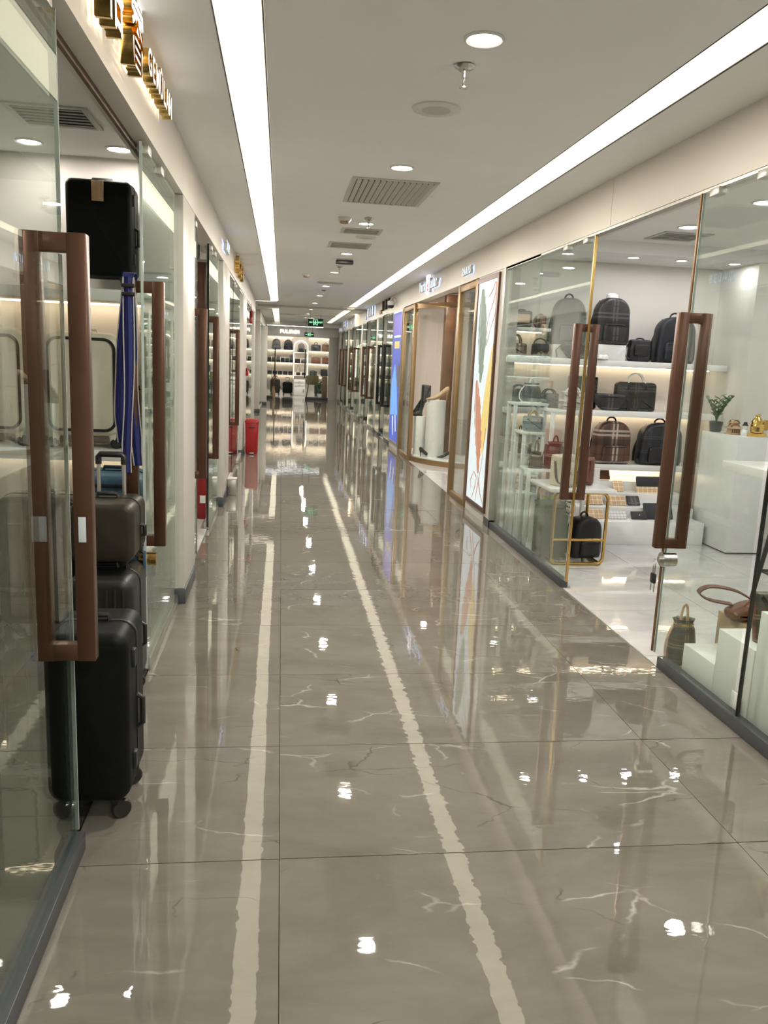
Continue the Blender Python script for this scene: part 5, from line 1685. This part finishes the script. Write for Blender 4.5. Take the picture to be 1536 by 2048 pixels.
M().rbox(0.15, 0.165, -0.175, -0.162, 0.12, 0.26, 0.002).build('door_pull', 'black_metal', d_)
EYB = 32.02
backpack('grey backpack on the top left shelf of the end shop', (-0.20, EYB, 1.72), 0.30, 0.40, 0.16, 'grey_leather', 'grey_leather')
backpack('black backpack on the top left shelf of the end shop', (0.25, EYB, 1.72), 0.30, 0.38, 0.16, 'black_leather', 'black_leather')
for q in range(6):
    satchel('black small bag on the second left shelf of the end shop, %s from the left' % ords[q].replace('nearest', 'first'), (-0.46 + 0.17 * q, EYB, 1.245), 0.15, 0.17 + 0.05 * (q % 3 == 2) + 0.05 * (q == 5), 0.1, 'black_leather', ('black_leather', 'green_leather', 'grey_leather')[q % 3], strap_h=0.03)
for q in range(5):
    satchel('dark small bag on the third left shelf of the end shop, %s from the left' % ords[q].replace('nearest', 'first'), (-0.44 + 0.20 * q, EYB, 0.766), 0.17, 0.14, 0.09, ('green_leather', 'black_leather', 'black_leather', 'black_leather', 'grey_leather')[q], 'black_leather', clasp='steel')
suitcase('black suitcase with raised handle at the foot of the end shop shelves', (0.25, 31.72, 0), 0.36, 0.24, 0.50, 'black_shell', pull=0.15)
suitcase('dark suitcase at the left foot of the end shop shelves', (-0.22, 31.70, 0), 0.36, 0.24, 0.60, 'dark_shell', pull=0.1)
backpack('dark backpack in the arch of the end shop', (0.76, 32.0, 1.65), 0.26, 0.34, 0.14, 'grey_leather', 'black_leather')
satchel('black square bag on the left of the arch middle shelf', (0.62, 32.0, 1.23), 0.20, 0.17, 0.1, 'black_leather', 'black_leather')
satchel('green grey square bag on the right of the arch middle shelf', (0.86, 32.0, 1.23), 0.20, 0.16, 0.1, 'green_leather', 'grey_leather')
satchel('small dark bag with tall loop strap in the arch', (0.66, 32.0, 0.77), 0.16, 0.11, 0.08, 'green_leather', 'black_leather', strap_h=0.26)
satchel('small dark bag at the right of the lowest arch shelf', (0.88, 32.0, 0.77), 0.16, 0.11, 0.08, 'black_leather', 'black_leather')
case_bag('dark holdall on the top right shelf of the end shop', (1.32, EYB, 1.72), 0.36, 0.24, 0.14, 'black_leather', 0.11, name='holdall')
case_bag('brown tote on the top right shelf of the end shop', (1.70, EYB, 1.72), 0.28, 0.27, 0.14, 'brown_leather', 0.08, name='tote_bag')
case_bag('rust brown briefcase on the second right shelf of the end shop', (1.33, EYB, 1.245), 0.36, 0.23, 0.12, 'rust_leather', 0.04, 'brown_leather')
case_bag('dark brown bag on the second right shelf of the end shop', (1.72, EYB, 1.245), 0.28, 0.24, 0.12, 'brown_leather', 0.05, name='tote_bag')
case_bag('green bag on the third right shelf of the end shop', (1.24, EYB, 0.766), 0.28, 0.19, 0.12, 'green_leather', 0.03, name='messenger_bag')
case_bag('black upright bag on the third right shelf of the end shop', (1.66, EYB, 0.766), 0.26, 0.26, 0.12, 'navy_leather', 0.04, name='messenger_bag')
suitcase('small dark suitcase with raised pull at the right of the end shop', (1.45, 31.6, 0), 0.32, 0.24, 0.46, 'dark_shell', pull=0.18)
t = thing('bar_stool', 'olive upholstered bar stool in the end shop window', 'stool', (1.12, 29.75, 0))
M().loft(rrect(0.44, 0.40, 0.14), [(0.50, 0.05), (0.54, 0.01), (0.62, 0.0), (0.64, 0.02)], 'Z').build('seat', 'olive', t)
M().loft(rrect(0.46, 0.16, 0.07), [(0.60, 0), (0.80, 0.0), (0.83, 0.02)], 'Z', (0, -0.13, 0)).build('backrest', 'olive', t)
for sx in (-1, 1):
    for sy in (-1, 1):
        M().cyl((sx * 0.13, sy * 0.13, 0.51), (sx * 0.2, sy * 0.2, 0), 0.014, 8).build('leg', 'black_metal', t)
plant('bushy dark green plant beside the olive stool in the end shop', (1.40, 30.25, 0), 0.62, 9, 0.16, 'leaf', 'white_gloss', 0.10, 0.16, 0.03, 0.12, 9)
t = thing('wood_cabinet', 'narrow brown wooden cabinet at the right of the end shop window', 'cabinet', (1.58, 29.5, 0))
M().rbox(-0.11, 0.07, -0.2, 0.2, 0, 0.82, 0.005).build('carcass', 'wood', t)
M().rbox(-0.09, 0.05, -0.212, -0.2, 0.05, 0.78, 0.003).build('door', 'wood', t)
t = thing('dried_branch_vase', 'tall vase of dried brown branches left of the end shop entrance', 'vase', (-0.26, 29.4, 0))
M().lathe([(0.05, 0), (0.075, 0.08), (0.06, 0.25), (0.035, 0.36), (0.045, 0.40), (0.04, 0.40)], 16).build('vase', 'tan_leather', t)
for k in range(6):
    a = k * 1.1
    M().tube([(0, 0, 0.38), (0.03 * math.cos(a), 0.03 * math.sin(a), 0.55), (0.07 * math.cos(a), 0.07 * math.sin(a), 0.72), (0.09 * math.cos(a + 0.4), 0.09 * math.sin(a), 0.85)], [0.007, 0.006, 0.009, 0.004], 6).build('branch', 'wood', t)
for i, x_ in enumerate((-0.1, 0.7, 1.4)):
    downlight('downlight inside the end shop, %s' % ('left', 'middle', 'right')[i], x_, 30.8, 2.42, 0.06, False, 14, 'downlights of the end shop')


# ------------------------------------------------------------------ signs
def sign(label, loc, cat='sign'):
    return thing('shop_sign', label, cat, loc)


t = sign('gold sided lit Chinese and Latin letter sign on the near left fascia', (XL, 3.2, 2.5))
M_ = ('sign_white', 'gold_bright', 'sign_halo')
letters(t, '格睿', 0.25, 0.045, M_, 0.003, 0.37, ROT_L, (0.04, -0.75, 0.01), (0, 1, 0))
letters(t, 'GEM\u00dbLAN', 0.125, 0.04, M_, 0.002, {'*': 0.088, 'M': 0.105, 'G': 0.1}, ROT_L, (0.036, 0.06, 0.035), (0, 1, 0))
t = sign('white lit shop number 2A039 on the left fascia', (XL, 8.05, 2.47))
letters(t, '2A039', 0.13, 0.03, ('sign_blue', 'plastic_white', 'sign_halo_blue'), 0.003, 0.095, ROT_L, (0.025, -0.24, 0), (0, 1, 0))
t = sign('gold three character sign on the left fascia past the shop number', (XL, 10.4, 2.49))
letters(t, '金百利', 0.2, 0.04, ('gold_bright', 'gold_bright', 'gold_bright'), 0.006, 0.55, ROT_L, (0.03, -0.85, 0), (0, 1, 0))
t = sign('lit Vara Janar sign with a red emblem above the shoe shop', (XR, 10.9, 2.515))
HB = ('sign_blue', 'plastic_white', 'sign_halo_blue')
letters(t, 'Vara', 0.19, 0.035, HB, 0.004, {'*': 0.125, 'V': 0.15, 'r': 0.10}, ROT_R, (-0.03, 0.70, -0.01), (0, -1, 0))
letters(t, 'Janar', 0.19, 0.035, HB, 0.004, {'*': 0.12, 'J': 0.12, 'r': 0.09}, ROT_R, (-0.03, -0.06, -0.01), (0, -1, 0))
mb = M().tube([(-0.035, a, b) for a, b in rrect(0.19, 0.235, 0.03)], 0.014, 6, closed=True)
mb.build('emblem_ring', 'sign_blue', t, (0, 0.06, 0))
M().puff(rrect(0.13, 0.17, 0.02), 0.02, 0.005, 'X', (-0.028, 0.06, 0)).build('emblem', 'sign_red', t)
M().tube([(-0.05, 0.06 + 0.035 * math.cos(a), 0.04 + 0.03 * math.sin(a)) for a in [2 * PI * q / 12 for q in range(12)]], 0.007, 5, closed=True).build('emblem_line', 'sign_white', t)
M().tube([(-0.045, 0.10, -0.05), (-0.045, 0.02, -0.05)], 0.006, 5).build('emblem_line', 'sign_white', t)
t = sign('small lit shop number on the right fascia above the feather poster', (XR, 8.64, 2.455))
letters(t, '2A035', 0.105, 0.03, HB, 0.003, 0.082, ROT_R, (-0.025, 0.205, 0), (0, -1, 0))
t = sign('dark unlit three character sign before the blue poster', (XR, 15.75, 2.49))
letters(t, '川洲行', 0.19, 0.035, ('dark_sign', 'dark_sign', 'dark_sign'), 0.004, 0.42, ROT_R, (-0.025, 0.35, 0.02), (0, -1, 0))
letters(t, '皮具', 0.08, 0.02, ('gold', 'gold', 'gold'), 0.002, 0.14, ROT_R, (-0.02, 0.72, -0.07), (0, -1, 0))
t = sign('bluish white lit sign above the second far right shop', (XR, 18.3, 2.49))
letters(t, '丽川尚', 0.21, 0.035, HB, 0.006, 0.46, ROT_R, (-0.03, 0.45, 0.015), (0, -1, 0))
letters(t, '2A0', 0.10, 0.03, HB, 0.003, 0.11, ROT_R, (-0.025, 0.95, -0.06), (0, -1, 0))
t = sign('round orange lit emblem sign above the third far right shop', (XR, 21.6, 2.49))
M().cyl((-0.05, 0, 0), (-0.012, 0, 0), 0.13, 28).build('disc', 'sign_orange', t)
for k in range(12):
    a = 2 * PI * k / 12
    M().cyl((-0.055, 0.135 * math.cos(a), 0.135 * math.sin(a)), (-0.02, 0.135 * math.cos(a), 0.135 * math.sin(a)), 0.028, 10).build('petal', 'sign_halo', t)
t = sign('small lit shop number beside the round orange sign', (XR, 23.0, 2.47))
letters(t, '2A0', 0.12, 0.03, HB, 0.003, 0.11, ROT_R, (-0.025, 0.165, 0), (0, -1, 0))
t = sign('bluish white lit sign above the fourth far right shop', (XR, 25.4, 2.49))
letters(t, '华川', 0.22, 0.035, HB, 0.008, 0.6, ROT_R, (-0.03, 0.5, 0.01), (0, -1, 0))
t = sign('last small lit number on the right fascia before the end shop', (XR, 27.6, 2.42))
letters(t, '2A', 0.14, 0.03, HB, 0.006, 0.12, ROT_R, (-0.03, 0.12, 0), (0, -1, 0))
t = sign('white lit PULENDI sign on the end wall', (0.27, EY, 2.32))
letters(t, 'PULENDI', 0.155, 0.04, ('sign_white', 'plastic_white', 'sign_halo'), 0.006, {'*': 0.102, 'I': 0.06, 'U': 0.11, 'N': 0.112, 'D': 0.11}, ROT_E, (-0.345, -0.035, 0), (1, 0, 0))


def exit_sign(label, x0, x1, yy, z0, z1):
    t = thing('exit_sign', label, 'exit sign', ((x0 + x1) / 2, yy, z0), 0, 'hanging exit signs')
    W, H = x1 - x0, z1 - z0
    M().rbox(-W / 2, W / 2, -0.012, 0.012, 0, H, 0.004).build('plate', 'exit_plate', t)
    y_ = -0.0135
    fr = [(-0.13 * W, 0.12 * H), (-0.13 * W, 0.88 * H), (0.13 * W, 0.88 * H), (0.13 * W, 0.12 * H)]
    M().tube([(a, y_, b) for a, b in fr], 0.006, 4).build('door_symbol', 'exit_green', t)
    run = M()
    run.cyl((0, y_ + 0.002, 0.70 * H), (0, y_ - 0.002, 0.70 * H), 0.075 * H, 10)
    for pp in ([(0, .60), (-.02, .38)], [(-.02, .38), (.05, .26), (.04, .14)], [(-.02, .38), (-.07, .28), (-.10, .18)], [(0, .57), (.07, .48), (.09, .52)], [(0, .57), (-.07, .52), (-.09, .42)]):
        run.tube([(a * W, y_, b * H) for a, b in pp], 0.006, 4)
    run.build('runner_symbol', 'exit_green', t)
    M().add([(-0.42 * W, y_, 0.5 * H), (-0.34 * W, y_, 0.36 * H), (-0.34 * W, y_, 0.45 * H), (-0.2 * W, y_, 0.45 * H), (-0.2 * W, y_, 0.55 * H), (-0.34 * W, y_, 0.55 * H), (-0.34 * W, y_, 0.64 * H)], [(0, 1, 2, 3, 4, 5, 6)]).build('arrow', 'exit_green', t)
    link('lettering', text_mesh('EXIT', 0.30 * H, 0.002, ('exit_green',), 0.001), t, (0.32 * W, y_, 0.5 * H), ROT_E)
    for s in (-1, 1):
        M().cyl((s * W * 0.35, 0, H), (s * W * 0.35, 0, ZC - z0), 0.004, 6).build('hanging_rod', 'black_metal', t)


exit_sign('nearer green exit sign hanging from the corridor ceiling', 0.615, 0.98, 20.0, 2.225, 2.405)
exit_sign('farther green exit sign hanging before the end shop', 0.73, 1.04, 27.0, 2.14, 2.27)
t = thing('security_camera', 'white dome security camera on the right fascia above the blue poster', 'camera', (XR, 14.25, 2.50))
M().rbox(-0.05, 0.0, -0.05, 0.05, -0.02, 0.06, 0.01).build('bracket', 'plastic_white', t)
M().tube([(-0.04, 0, 0.04), (-0.06, 0, 0.07), (-0.08, 0, 0.05), (-0.085, 0, 0.0)], 0.02, 10).build('arm', 'plastic_white', t)
M().lathe([(0.02, 0.02), (0.065, 0.0), (0.07, -0.05), (0.055, -0.07)], 20, (-0.085, 0, 0)).build('housing', 'plastic_white', t)
M().lathe([(0.055, -0.07), (0.045, -0.10), (0.02, -0.118)], 18, (-0.085, 0, 0)).build('dome', 'black_plastic', t)
